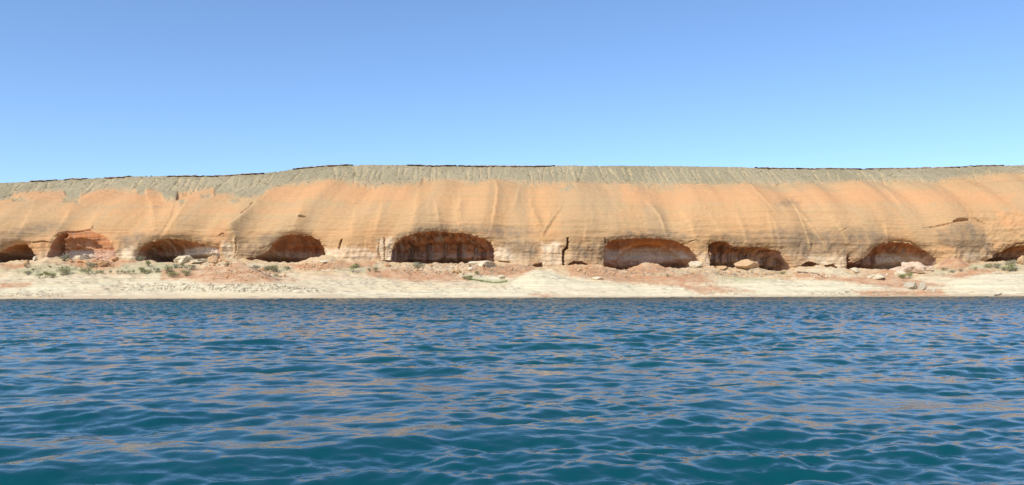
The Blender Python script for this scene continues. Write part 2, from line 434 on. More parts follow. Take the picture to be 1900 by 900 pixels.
CRACKS = [  # polyline, half width px, depth m
    ([(1053, 442), (1054, 450), (1052, 460), (1046, 465), (1045, 480), (1046, 494)], 2.6, 2.6),
    ([(634, 443), (629, 455), (628, 464)], 1.8, 1.4),
    ([(1712, 424), (1722, 423), (1745, 420), (1766, 416)], 1.1, 0.5),
    ([(1766, 414), (1775, 411), (1794, 410)], 3.2, 1.5),
    ([(712, 440), (713, 460), (713, 484)], 1.6, 1.2),
    ([(703, 445), (702, 470), (706, 484)], 1.6, 0.6),
    ([(103, 440), (112, 433), (125, 430), (142, 429), (168, 425)], 1.6, 0.6),
    ([(171, 418), (171, 424)], 1.0, 0.6),
    ([(62, 450), (80, 448), (96, 450)], 1.6, 0.7),
    ([(405, 437), (412, 432), (418, 437)], 1.2, 0.5),
    ([(552, 434), (566, 434)], 1.4, 0.6),
    ([(555, 403), (568, 402.5)], 2.0, 0.9),
    ([(470, 376), (462, 386), (448, 396)], 1.6, 0.5),
    ([(341, 375), (336, 384)], 1.4, 0.4),
    ([(1122, 441), (1124, 452)], 1.4, 0.8),
    ([(1280, 449), (1292, 445), (1296, 446)], 1.2, 0.5),
    ([(1318, 455), (1317, 470), (1321, 480)], 1.8, 1.2),
    ([(1650, 449), (1662, 446), (1690, 448), (1712, 462)], 1.4, 0.6),
    ([(1560, 430), (1571, 424)], 1.0, 0.3),
    ([(470, 370), (540, 369.5), (640, 369), (750, 372)], 0.9, 0.25),
    ([(1108, 343.5), (1300, 345.5), (1425, 343)], 1.0, 0.25),
    ([(180, 373), (240, 371.5), (300, 375)], 0.9, 0.25),
    ([(437, 440), (438, 462), (434, 484)], 1.2, 0.7),
    ([(1860, 470), (1878, 459), (1890, 452), (1910, 450)], 1.6, 0.8),
    ([(1640, 500), (1640, 500.5)], 1.0, 0.1),
    ([(1790, 390), (1800, 404), (1830, 416)], 1.6, 0.4),
    ([(925, 485), (946, 487)], 1.6, 0.9),
    ([(970, 468), (986, 467.5)], 0.9, 0.3),
]
# runnels: (polyline, half width px, relief m, pale amount); relief steps the face so that the sunward side catches light
RUNS = [
    ([(1203, 375), (1222, 396), (1233, 425), (1238, 442)], 6, 0.5, 0.7),
    ([(1262, 385), (1280, 410), (1288, 440), (1292, 455)], 6, 0.5, 0.7),
    ([(1362, 398), (1375, 425), (1382, 445), (1386, 462)], 6, 0.4, 0.7),
    ([(1468, 372), (1480, 393), (1492, 404), (1512, 425), (1528, 447), (1535, 470), (1538, 482)], 6, 0.6, 0.8),
    ([(1482, 398), (1492, 425), (1500, 452), (1502, 474)], 5, 0.4, 0.8),
    ([(1535, 398), (1553, 418), (1568, 440), (1575, 462)], 6, 0.5, 0.8),
    ([(1637, 416), (1642, 434), (1645, 450)], 4, 0.3, 0.8),
    ([(1430, 410), (1441, 440), (1447, 474)], 5, 0.3, 0.6),
    ([(1310, 395), (1330, 425), (1335, 446)], 6, 0.3, 0.5),
    ([(1420, 395), (1428, 430), (1431, 460)], 5, 0.25, 0.5),
    ([(1385, 343), (1400, 360), (1420, 380), (1436, 396)], 5, 0.25, 0.5),
    ([(1620, 340), (1650, 360), (1668, 380)], 4, 0.2, 0.5),
    ([(850, 368), (846, 392), (852, 424)], 8, 1.0, 0.3),
    ([(914, 338), (920, 360), (914, 395), (908, 425)], 7, 0.5, 0.4),
    ([(806, 378), (809, 400), (814, 424)], 5, 0.4, 0.3),
    ([(772, 350), (766, 385), (758, 425)], 13, 0.6, 0.35),
    ([(984, 382), (985, 396), (996, 420), (1004, 438)], 9, 1.2, 0.3),
    ([(1042, 380), (1022, 408), (1006, 438)], 7, -0.5, 0.5),
    ([(1022, 386), (1014, 410), (1005, 434)], 4, 0.2, 0.3),
    ([(274, 372), (277, 398), (285, 432)], 9, 0.8, 0.3),
    ([(344, 374), (330, 398), (304, 434)], 7, 0.6, 0.4),
    ([(322, 372), (316, 400), (298, 432)], 7, -0.4, 0.2),
    ([(468, 378), (440, 402), (421, 416), (430, 440), (432, 480)], 10, 1.3, 0.35),
    ([(1085, 418), (1080, 450)], 6, 0.3, 0.4),
    ([(962, 340), (950, 380)], 7, 0.3, 0.2),
    ([(655, 372), (645, 440)], 9, 0.4, 0.2),
    ([(560, 372), (540, 420)], 10, 0.4, 0.2),
    ([(705, 372), (690, 430)], 10, 0.4, 0.2),
    ([(180, 385), (160, 420)], 9, 0.4, 0.2),
    ([(60, 385), (35, 430)], 10, 0.4, 0.2),
    ([(130, 385), (105, 425)], 9, 0.4, 0.2),
]
GULLIES = [((1112, 309), (1123, 334)), ((1130, 313), (1151, 336)), ((1154, 312), (1161, 332)), ((1197, 314), (1208, 334)), ((1216, 310), (1229, 336)), ((1244, 312), (1258, 331)),
           ((1263, 316), (1275, 337)), ((1284, 317), (1299, 341)), ((1310, 316), (1326, 338)), ((1326, 314), (1341, 341)), ((1352, 314), (1371, 341)), ((1380, 317), (1391, 328)),
           ((1428, 314), (1449, 337)), ((1508, 314), (1523, 339)), ((1534, 319), (1548, 341)), ((1597, 314), (1616, 339)), ((660, 308), (657, 338)), ((1011, 311), (1008, 336)),
           ((1053, 312), (1050, 338)), ((1085, 310), (1073, 340)), ((205, 331), (150, 368)), ((230, 330), (175, 352)), ((300, 336), (285, 352)), ((375, 330), (360, 352)),
           ((430, 329), (402, 352)), ((500, 330), (400, 366)), ((620, 312), (625, 336)), ((780, 312), (778, 334)), ((880, 312), (878, 334)), ((1780, 312), (1775, 334)), ((1835, 312), (1810, 345)),
           ((1655, 325), (1690, 325)), ((40, 342), (10, 365)), ((115, 338), (60, 356)), ((560, 318), (530, 342))]
VARN_HOLLOW = [  # desert varnish patches and one painted hollow: outline, softness px
    [(455, 452), (480, 436), (520, 432), (508, 450), (480, 472), (462, 478), (450, 470)],
    [(735, 440), (770, 424), (810, 416), (860, 418), (930, 418), (1000, 428), (960, 440), (915, 442), (880, 434), (830, 428), (770, 434)],
    [(1112, 470), (1118, 446), (1140, 436), (1180, 428), (1240, 424), (1275, 434), (1285, 446), (1240, 442), (1180, 443), (1130, 446), (1121, 490), (1110, 490)],
    [(1320, 442), (1380, 432), (1450, 426), (1530, 428), (1600, 424), (1650, 440), (1625, 458), (1605, 474), (1580, 480), (1560, 478), (1480, 480), (1452, 470), (1430, 460), (1360, 456)],
    [(1740, 430), (1790, 414), (1830, 440), (1850, 470), (1820, 484), (1790, 484), (1770, 462), (1740, 450)],
    [(0, 438), (60, 420), (110, 412), (120, 425), (60, 436), (20, 448), (0, 455)],
    [(215, 440), (250, 432), (300, 436), (370, 442), (330, 444), (290, 444), (262, 456), (250, 470), (238, 470)],
    [(930, 440), (1000, 450), (995, 478), (950, 482), (925, 465)],
    [(1060, 455), (1110, 450), (1118, 480), (1065, 480)],
        [(1440, 370), (1478, 368), (1482, 378), (1450, 382)],  # shade of a hollow put in as colour, no recess cut
]
REDS = [[(20, 345), (130, 352), (260, 350), (420, 345), (420, 372), (260, 374), (120, 376), (20, 374)], [(500, 345), (640, 340), (760, 345), (760, 372), (600, 368), (480, 372)],
        [(390, 425), (420, 405), (424, 455), (395, 458)], [(100, 432), (200, 430), (215, 455), (190, 468), (175, 440), (120, 440)], [(1150, 350), (1460, 352), (1750, 352), (1880, 360), (1880, 384), (1500, 380), (1160, 376)],
        [(1850, 400), (1900, 395), (1900, 420), (1870, 425), (1850, 415)], [(30, 450), (90, 440), (98, 462), (60, 468)]]
PALES = [[(1006, 452), (1040, 450), (1043, 494), (1004, 494)], [(700, 446), (727, 440), (727, 484), (702, 484)], [(222, 462), (250, 458), (252, 484), (224, 482)],
         [(415, 450), (432, 448), (434, 484), (416, 482)], [(915, 455), (940, 460), (960, 484), (920, 482)], [(560, 466), (660, 458), (700, 470), (690, 484), (604, 482)],
         [(1292, 470), (1318, 470), (1318, 496), (1298, 490)], [(1500, 478), (1570, 476), (1570, 500), (1550, 500), (1520, 488)]]
PALE_IN = [[(120, 463), (164, 463), (168, 478), (120, 480)], [(328, 460), (400, 456), (405, 486), (320, 486)], [(1124, 458), (1145, 462), (1180, 458), (1225, 456), (1275, 462), (1288, 478), (1240, 482), (1150, 482), (1126, 480)], [(1660, 464), (1730, 478), (1735, 500), (1650, 500)]]
BOUNCE_IN = [[(1140, 486), (1148, 470), (1162, 456), (1190, 446), (1230, 446), (1250, 458), (1246, 462), (1215, 452), (1190, 455), (1168, 464), (1154, 482)]]  # bounce light under the inner arch rim, painted as orange colour

# ------------------------------------------------------------------ cliff
def foot_y(X):
    return 193.0 + 0.085 * X + 1.6 * perlin(X / 23.0, X * 0 + 3.3, 2) + 0.7 * perlin(X / 9.0, X * 0 + 1.3, 4)

def shore_y(X):
    return 160.5 + 0.085 * X + 0.5 * perlin(X / 17.0, X * 0 + 7.7, 6) + 0.25 * perlin(X / 5.0, X * 0 + 2.7, 9)

xs = np.concatenate([np.arange(-235, -142, 1.0), np.arange(-142, 155, 0.155), np.arange(155, 250, 1.0)])
Yf = foot_y(xs)
pxf = 950 + F * xs / Yf
RUN1, RUN2 = 16.0, 11.5
Yb = Yf + RUN1; pxb = 950 + F * xs / Yb
Yr = Yb + RUN2; pxr = 950 + F * xs / Yr
SC_S = [(-300, 364), (0, 364), (250, 354), (420, 354), (530, 345), (600, 338), (900, 338), (1100, 341), (1400, 342), (1700, 335), (1900, 324), (2200, 320)]
ZB = CAM_H + (yh(pxb) - interp(SC_S, pxb)) / F * Yb
ridge_px = interp(RIDGE, pxr) + 0.2 * perlin(pxr / 9.0, pxr * 0, 3) + 0.25 * perlin(pxr / 3.5, pxr * 0, 5)
ZR = CAM_H + (yh(pxr) - ridge_px) / F * Yr
ZL = 13.6 + 0.8 * perlin(xs / 19.0, xs * 0 + 0.4, 8)

rowsY, rowsZ, rowt = [], [], []
z0 = 1.0
n1, n2, n3, n4 = 128, 150, 80, 16
for i in range(n1):
    t = i / n1
    z = z0 + (ZL - z0) * t
    und = 0.5 * (1 - t) ** 1.2 + 0.5 * np.sin(t * math.pi) * 0.4
    rowsZ.append(z); rowsY.append(Yf + und)
THM = R(50)
for i in range(n2):
    th = THM * i / n2
    rowsZ.append(ZL + (ZB - ZL) * math.sin(th) / math.sin(THM))
    rowsY.append(Yf + RUN1 * (1 - math.cos(th)) / (1 - math.cos(THM)))
for i in range(n3):
    t = i / (n3 - 1)
    rowsZ.append(ZB + (ZR - ZB) * (t + 0.06 * math.sin(t * math.pi)))
    rowsY.append(Yb + RUN2 * t)
for i in range(1, n4):
    t = (i / (n4 - 1)) ** 2
    rowsZ.append(ZR - 0.03 * 160 * t + 0 * xs)
    rowsY.append(Yr + 160 * t)
Z = np.array(rowsZ); Y = np.array(rowsY); X = np.broadcast_to(xs, Z.shape).copy()
NR, NC = Z.shape
PX = 950 + F * X / Y
PY = yh(PX) - F * (Z - CAM_H) / Y
row = np.arange(NR)[:, None] * np.ones((1, NC))

# scree mask (measured boundary, a little ragged)
jag = 2.0 * fbm(PX / 9.0, PY / 7.0, 21, 3)
scree_sd = interp(SCREE, PX) - PY + jag
isl = np.full(PX.shape, -99.0)
for q in ([(20, 371), (45, 371), (52, 375), (30, 376)], [(118, 368), (148, 366), (146, 378), (120, 376)], [(328, 368), (344, 369), (342, 377), (333, 378)], [(374, 363), (392, 362), (390, 367), (376, 368)],
          [(1040, 352), (1060, 345), (1068, 348), (1050, 356)], [(425, 372), (440, 366), (446, 372), (432, 376)]):
    b = on_box(q, 10, PX, PY)
    isl[b] = np.maximum(isl[b], poly_sd(q, PX[b], PY[b]) + 1.2 * perlin(PX[b] / 3, PY[b] / 3, 5))
is_scree = (scree_sd > 0) | (isl > 0)
is_scree |= row > n1 + n2 + n3 - 14
rock_w = np.clip(-np.maximum(scree_sd, isl) / 6.0, 0, 1) * (~is_scree)

# --- displacement along the outward face direction
dY = np.gradient(Y, axis=0); dZ = np.gradient(Z, axis=0)
ln = np.sqrt(dY ** 2 + dZ ** 2) + 1e-9
nY, nZ = -dZ / ln, dY / ln                     # outward (towards the lake and up)
shear = np.interp(PX, [0, 700, 1000, 1900], [0.55, 0.3, 0.0, -0.55])
SX = X - shear * (Z - 14)
disp = 1.4 * perlin(SX / 11.5, Z / 30.0, 31) + 0.34 * perlin(SX / 5.3, Z / 14.0, 33) + 0.07 * perlin(SX / 2.1, Z / 6.0, 35)
disp *= sstep(3, 16, Z) * 0.8 + 0.35
scw = sstep(-5, 5, np.maximum(scree_sd, isl))
disp *= 1 - 0.93 * scw
disp += rock_w * 0.10 * fbm(X / 14.0, Z / 0.9, 41, 3)
disp += 0.05 * fbm(X / 1.1, Z / 0.8, 45, 3)
low = 1 - sstep(11.5, 15, Z)
disp += low * (0.30 * fbm(X / 2.6, Z / 3.4, 47, 4) + 0.25 * np.abs(perlin(X / 1.7, Z / 6.0, 49)))
disp += scw * (0.05 * fbm(X / 0.8, (Y - Z) / 0.8, 51, 3) + 0.10 * fbm((X - shear * 1.6 * Z) / 1.3, Z / 9.0, 53, 3))
rough_r = sstep(1770, 1840, PX) * sstep(385, 400, PY)
disp += rough_r * 0.24 * fbm(X / 2.2, Z / 1.6, 55, 4)
# runnels
line_m = np.zeros(PX.shape)
for pl, hw, rel, pa in RUNS:
    b = on_box(pl, hw * 4, PX, PY)
    xx = PX[b] + 1.3 * perlin(PX[b] / 12, PY[b] / 12, 3); yy = PY[b]
    d, t, side = line_d(pl, xx, yy)
    env = np.sin(np.clip(t, 0.03, 0.97) * math.pi) ** 0.45 * np.exp(-(d / (hw * 1.6)) ** 2)
    # face steps out to the right of the line so that the step faces the sun
    sgn = -side if pl[-1][1] > pl[0][1] else side
    prof = np.where(sgn > 0, 1 - np.exp(-(d / (hw * 0.45)) ** 2), -0.25 * (1 - np.exp(-(d / hw) ** 2)))
    disp[b] += 0.9 * rel * env * prof
    lw = 0.42 * hw
    line_m[b] = np.maximum(line_m[b], pa * np.exp(-(d / lw) ** 2) * np.sin(np.clip(t, 0.02, 0.98) * math.pi) ** 0.4)
for _i in range(70):
    _x = random.uniform(20, 1890)
    _l = random.uniform(8, 26); _t = random.uniform(0, 9)
    _y = float(interp(RIDGE, _x)) + 4 + _t
    GULLIES.append(((_x, _y), (_x + _l * float(np.interp(_x, [0, 500, 900, 1100, 1900], [-0.9, -0.6, 0.0, 0.45, 0.5])) * random.uniform(0.6, 1.3), _y + min(_l, 24 - _t))))
for a, c in GULLIES:
    pl = [a, ((a[0] + c[0]) / 2 + random.uniform(-1.5, 1.5), (a[1] + c[1]) / 2), c]
    b = on_box(pl, 12, PX, PY)
    d, t, side = line_d(pl, PX[b] + 1.0 * perlin(PX[b] / 5, PY[b] / 5, 8), PY[b])
    w = random.uniform(0.7, 1.9) * (1.25 - 0.8 * t) * (1 + 0.35 * perlin(PX[b] / 3, PY[b] / 3, 9))
    g = np.exp(-(d / w) ** 2) * np.clip(0.95 + 0.8 * perlin(PX[b] / 4, PY[b] / 4, 19), 0, 1)
    disp[b] -= 0.22 * np.exp(-(d / (w * 1.8)) ** 2)
    line_m[b] = np.maximum(line_m[b], g * random.uniform(0.4, 1.0))
for pl, hw, dep in CRACKS:
    b = on_box(pl, 14, PX, PY)
    d, t, side = line_d(pl, PX[b] + 1.1 * perlin(PX[b] / 4, PY[b] / 4, 13), PY[b])
    w = hw * (0.55 + 0.6 * np.sin(np.clip(t, 0, 1) * math.pi))
    disp[b] -= dep * (1 - sstep(0.35, 1.0, d / w))
Y2 = Y + disp * nY; Z2 = Z + disp * nZ

# --- alcoves
fold_tone = 0.5 + 0.55 * fbm(SX / 7.5, Z / 34.0, 36, 3) + 0.25 * perlin(SX / 2.6, Z / 20.0, 37)  # grey-tan tone slanted along the folds
cave_id = np.zeros(PX.shape, int)
cave_d = np.zeros(PX.shape)
lipn = 1.3 * perlin(PX / 6.0, PY / 6.0, 61) + 0.8 * perlin(PX / 2.6, PY / 2.6, 63)
cap = np.clip(interp(BASE, PX) - PY, 0, 3)
def pit(s, w):
    u = np.clip(s / w, 0, 1)
    return np.sqrt(np.clip(1 - (1 - u) ** 2, 0, 1))
for ci, (lab, pl, D, w, fl, fr) in enumerate(CAVES):
    b = on_box(pl, 20, PX, PY)
    s = poly_sd(pl, PX[b], PY[b]) + lipn[b]
    xa = min(p[0] for p in pl); xb = max(p[0] for p in pl)
    fac = np.interp(PX[b], [xa, xb], [fl, fr])
    ins = s > 0
    if w > 12 and D > 0:
        near = np.clip(1 + s / 15.0, 0, 1) * np.clip(cap[b] / 3.0, 0, 1)
        cave_d[b] = np.maximum(cave_d[b], np.where(ins, 0, 0.75 * near ** 2.2))
    rough = 1 + 0.10 * fbm(X[b] / 2.5, Z[b] / 2.0, 71 + ci, 4)
    cd = (D * fac * pit(s, w) if D > 0 else -D * fac * sstep(0, w, s)) * rough
    if w > 12:
        cd = cd + (1.1 if D > 0 else 0) + 3.6 * sstep(-16, -1, PY[b] - interp(BASE, PX[b])) * pit(s, w) * (0 if D < 0 else 1)
    cave_d[b] = np.maximum(cave_d[b], np.where(ins, cd, 0))
    ids = cave_id[b]; ids[ins] = ci + 1; cave_id[b] = ids
for pl, D, w in INNER:
    b = on_box(pl, 4, PX, PY)
    s = poly_sd(pl, PX[b], PY[b]) + 1.2 * lipn[b]
    cave_d[b] += np.where((s > 0) & (cave_id[b] > 0), D * pit(s, w), 0)
inm = cave_id > 0
cave_d += np.where(inm, 0.22 * fbm(X / 1.2, Z / 0.9, 77, 3) * np.clip(cave_d, 0, 1) + 0.25 * np.clip(cave_d, 0, 1) * perlin(X / 1.1, Z / 9.0, 79), 0)
Y2 = Y2 + np.clip(cave_d, 0, None)

def soft(polys, w, seed, jit=4.0):
    m = np.zeros(PX.shape)
    for q in polys:
        b = on_box(q, 25, PX, PY)
        s = poly_sd(q, PX[b], PY[b]) + jit * fbm(PX[b] / 14.0, PY[b] / 8.0, seed, 3)
        m[b] = np.maximum(m[b], sstep(-w, w, s))
    return m
varn = soft(VARN_HOLLOW, 9, 81, 6)
reds = soft(REDS, 8, 83, 6) * (~is_scree)
pales = soft(PALES, 6, 85, 5)
pale_in = soft(PALE_IN, 4, 87, 3)
bounce_in = soft(BOUNCE_IN, 2.5, 89, 1.0)
orange_edge = is_scree * sstep(9, 0, scree_sd) * np.clip(0.5 + 0.9 * perlin(PX / 5.0, PY / 3.0, 91), 0, 1)
dust = (~is_scree) * sstep(-7, 0, np.maximum(scree_sd, isl)) * np.clip(0.5 + 1.2 * perlin(PX / 6.0, PY / 3.0, 93), 0, 1)
m_pale = np.where(inm, pale_in, pales)
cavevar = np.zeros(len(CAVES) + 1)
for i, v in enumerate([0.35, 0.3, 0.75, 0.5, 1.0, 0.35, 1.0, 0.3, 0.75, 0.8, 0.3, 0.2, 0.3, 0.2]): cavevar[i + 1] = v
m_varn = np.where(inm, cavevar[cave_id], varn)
m_red = np.where(inm, bounce_in, np.where(is_scree, orange_edge, reds))
mask = np.stack([m_pale, m_varn, m_red, line_m], -1).reshape(-1, 4)
mask2 = np.stack([np.clip(fold_tone, 0, 1), dust, dust, dust], -1).reshape(-1, 4)
V = np.stack([X, Y2, Z2], -1).reshape(-1, 3)
faces = grid_faces(NR, NC)
cid = cave_id.ravel()[faces]
fid = cid.max(1)
fsc = (is_scree.ravel()[faces].sum(1) >= 3) & (fid == 0)
cliff = sub_mesh('cliff', V, faces, (fid == 0) & ~fsc, M_ROCK, None, {'mask': mask, 'mask2': mask2})
tag(cliff, 'rounded orange sandstone cliff with a row of shaded alcoves along its foot', 'cliff', kind='structure')
scree = sub_mesh('scree_slope', V, faces, fsc, M_SCREE, None, {'mask': mask})
tag(scree, 'grey green scree slope capping the orange cliff below the skyline', 'slope', kind='structure')
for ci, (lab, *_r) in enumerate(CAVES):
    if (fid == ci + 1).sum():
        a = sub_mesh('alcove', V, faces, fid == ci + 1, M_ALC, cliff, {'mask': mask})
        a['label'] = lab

# ------------------------------------------------------------------ beach terrain
bx = np.concatenate([np.arange(-235, -140, 1.5), np.arange(-140, 152, 0.26), np.arange(152, 250, 1.5)])
by = np.concatenate([np.arange(120, 146, 2.0), np.arange(146, 216, 0.26)])
BX, BY = np.meshgrid(bx, by)
S0, S1 = shore_y(BX), foot_y(BX)
pxa = 950 + F * BX / S1
ZF = CAM_H + (yh(pxa) - interp(BASE, pxa)) / F * S1
s = (BY - S0) / (S1 - S0)
BZ = np.where(s < 0, (BY - S0) * 0.10, ZF * (0.86 * np.clip(s, 0, None) + 0.14 * np.clip(s, 0, None) ** 2))
over = np.clip(BY - S1, 0, None)
BZ = np.where(s > 1, ZF - 1.9 * (1 - np.exp(-over / 2.2)) + 0.02 * over, BZ)
BPX = 950 + F * BX / BY
on = sstep(0.0, 0.12, s)

def hump(px, Yc, hw_px, ly, h, sharp=2.0):
    global BZ
    xc = (px - 950) / F * Yc
    hw = hw_px / F * Yc
    r2 = ((BX - xc) / hw) ** 2 + ((BY - Yc) / ly) ** 2
    g = np.exp(-np.abs(r2) ** (sharp / 2))
    BZ = BZ + h * g
    return g
mound = hump(440, 166, 78, 4.6, 4.9, 1.6)
mound2 = hump(330, 163, 120, 5.0, 0.5)
mound3 = hump(560, 160.5, 90, 4.0, 0.7)
whump = hump(998, 177, 46, 5.0, 2.5, 2.6)
dune6 = hump(1200, 193.5, 32, 2.6, 1.9, 2.2)
toe = hump(1525, 196.5, 40, 4.0, 0.9, 2.4)
h5 = hump(850, 187, 60, 3, 0.5)
cone8 = hump(1768, 199.0, 22, 3.5, 2.6, 1.5)
rmd = hump(1850, 182, 100, 6, 1.5, 2.2)
rm2 = hump(1480, 180, 150, 5, 0.8, 2.2)
rm3 = hump(1150, 172, 130, 4, 0.7, 2.2)
rub4 = hump(590, 188.0, 30, 4.0, 1.0)
b7 = hump(1395, 196.0, 26, 3.0, 0.7)
h620 = hump(1630, 190, 26, 3, 0.5)

_mq = BZ / 0.7 - np.floor(BZ / 0.7)
BZ = BZ + (sstep(0.55, 1.0, _mq) - _mq) * 0.7 * 0.75 * sstep(0.15, 0.4, mound)
rough = fbm(BX / 5.0, BY / 3.0, 101, 4)
BZ = BZ + on * (0.45 * fbm(BX / 17.0, BY / 8.0, 99, 2) * sstep(0.02, 0.25, s) + 0.36 * rough + 0.12 * fbm(BX / 1.9, BY / 1.1, 103, 3))
upper = sstep(0.62, 0.9, s) * (s < 1.3)
BZ = BZ + upper * (0.28 * fbm(BX / 1.8, BY / 1.5, 105, 4) + 0.2)
# thin ledges of the white slickrock: terrace the height
st = 0.55 + 0.1 * perlin(BX / 20, BY / 20, 107)
zq = BZ + 0.35 * perlin(BX / 16.0, BY / 9.0, 109)
fr = zq / st - np.floor(zq / st)
ter = (sstep(0.72, 1.0, fr) - fr) * st
BZ = BZ + on * ter * 0.85 * sstep(-0.5, 0.3, perlin(BX / 30, BY / 14, 111)) * (s < 0.85)

def bsoft(polys, w, seed, jit=3.0):
    m = np.zeros(BPX.shape)
    for q in polys:
        b = on_box(q, 20, BPX, BPY)
        sd = poly_sd(q, BPX[b], BPY[b]) + jit * (fbm(BPX[b] / 22.0, BPY[b] / 4.0, seed, 3) + 0.9 * fbm(BPX[b] / 6.0, BPY[b] / 1.6, seed + 3, 3))
        m[b] = np.maximum(m[b], sstep(-w, w, sd))
    return m
BPY = yh(BPX) - F * (BZ - CAM_H) / BY
B_RED = [[(1156, 509), (1166, 498), (1185, 491), (1215, 490), (1236, 494), (1248, 506), (1200, 510)], [(1740, 497), (1752, 478), (1768, 464), (1784, 476), (1802, 492), (1790, 500), (1750, 501)], [(355, 500), (420, 494), (480, 497), (530, 510), (560, 520), (470, 524), (400, 522), (330, 516)], [(0, 526), (60, 524), (50, 533), (0, 536)], [(600, 486), (700, 484), (690, 496), (560, 500), (530, 492)], [(680, 497), (830, 505), (870, 520), (760, 522), (680, 512)],
         [(850, 495), (960, 492), (1000, 495), (960, 515), (900, 512)], [(1050, 493), (1120, 493), (1160, 508), (1240, 512), (1300, 508), (1330, 525), (1250, 530), (1150, 522), (1060, 512)], [(1000, 543), (1040, 548), (1010, 552), (980, 546)],
         [(100, 488), (230, 482), (250, 486), (200, 498), (170, 502), (140, 494)], [(300, 500), (340, 498), (370, 505), (330, 520), (300, 518)], [(1470, 503), (1560, 512), (1680, 515), (1760, 530), (1680, 536), (1560, 522), (1480, 515)], [(1750, 512), (1800, 500), (1850, 499), (1840, 506), (1780, 516)],
         [(1240, 525), (1330, 530), (1400, 540), (1300, 545)], [(1580, 540), (1740, 537), (1760, 549), (1600, 549)], [(0, 488), (50, 490), (60, 496), (0, 500)], [(1640, 500), (1680, 506), (1650, 514), (1600, 512)]]
B_GREEN = [[(40, 492), (120, 486), (180, 498), (170, 508), (110, 512), (40, 510)], [(230, 488), (300, 487), (340, 492), (360, 502), (340, 514), (260, 510), (220, 500)], [(470, 492), (540, 494), (540, 504), (480, 504)], [(620, 488), (700, 490), (710, 504), (620, 506)],
           [(860, 512), (940, 518), (950, 527), (870, 522)], [(1720, 500), (1780, 492), (1900, 488), (1900, 500), (1800, 500), (1740, 510)], [(0, 490), (40, 490), (40, 505), (0, 505)], [(1180, 517), (1240, 526), (1180, 526)], [(1330, 512), (1420, 516), (1440, 524), (1340, 522)]]
B_WHITE = [[(940, 535), (960, 515), (990, 502), (1020, 500), (1050, 514), (1100, 524), (1250, 530), (1500, 520), (1620, 530), (1600, 548), (900, 552), (640, 552), (620, 540)], [(1740, 525), (1850, 506), (1900, 508), (1900, 545), (1760, 545)], [(380, 496), (460, 492), (500, 496), (420, 499)],
           [(880, 508), (930, 508), (930, 520), (900, 522)], [(230, 524), (360, 520), (480, 524), (620, 538), (560, 545), (230, 542)], [(1480, 500), (1560, 498), (1580, 512), (1540, 516)], [(0, 534), (200, 524), (230, 530), (100, 542), (0, 545)]]
B_RUB_GAPS = [[(215, 526), (400, 524), (520, 528), (620, 538), (600, 543), (430, 542), (220, 540)], [(400, 528), (480, 528), (600, 538), (560, 543), (400, 541)], [(15, 546), (60, 545), (60, 551), (15, 551)], [(80, 546), (115, 545), (115, 551), (80, 551)], [(700, 488), (960, 490), (1000, 500), (900, 512), (760, 512)], [(1060, 496), (1340, 500), (1480, 505), (1400, 514), (1080, 514)], [(1500, 540), (1700, 542), (1700, 548), (1500, 547)], [(560, 490), (620, 488), (620, 503), (560, 502)]]
MXC, MYC = (440 - 950) / F * 166, 166.0
_behind = np.exp(-((BX - MXC + 1) / 10.0) ** 4 - ((BY - 176.5) / 4.2) ** 4)
beach = mesh_from('beach', np.stack([BX, BY, BZ], -1).reshape(-1, 3), grid_faces(len(by), len(bx)), M_BEACH, True, None,
                  {'mask': np.stack([np.maximum(bsoft(B_WHITE, 3, 121), 0.9 * _behind) * (1 - sstep(0.2, 0.4, mound)), bsoft(B_GREEN, 3, 123), np.maximum(bsoft(B_RED, 3, 125) * (1 - _behind), sstep(0.22, 0.45, mound + 0.08 * rough)), bsoft(B_RUB_GAPS, 2, 127)], -1).reshape(-1, 4)})
_m2 = sstep(0.55, 0.78, s + 0.10 * fbm(BX / 6.0, BY / 4.0, 131, 3)) * (1 - _behind)
_a = beach.data.attributes.new('mask2', 'FLOAT_COLOR', 'POINT')
_a.data.foreach_set('color', np.stack([_m2] * 4, -1).astype(np.float32).ravel())
tag(beach, 'pale sandy shore of white slickrock between the lake and the cliff', 'beach', kind='structure')

def ground_z(x, y):
    i = np.clip(np.searchsorted(bx, x) - 1, 0, len(bx) - 2); j = np.clip(np.searchsorted(by, y) - 1, 0, len(by) - 2)
    u = (x - bx[i]) / (bx[i + 1] - bx[i]); v = (y - by[j]) / (by[j + 1] - by[j])
    return (BZ[j, i] * (1 - u) + BZ[j, i + 1] * u) * (1 - v) + (BZ[j + 1, i] * (1 - u) + BZ[j + 1, i + 1] * u) * v

def at(px, py):
    """the point of the shore seen at a photo pixel"""
    yy = np.arange(149, 214, 0.05)
    xx = (px - 950) / F * yy
    zz = CAM_H + (float(yh(px)) - py) / F * yy
    g = ground_z(xx, yy)
    hit = np.nonzero(zz <= g)[0]
    k = hit[0] if len(hit) else int(np.argmin(zz - g))
    lim = float(foot_y(np.array(xx[k]))) - 0.4
    return float(xx[k]), float(yy[k]), float(g[k])

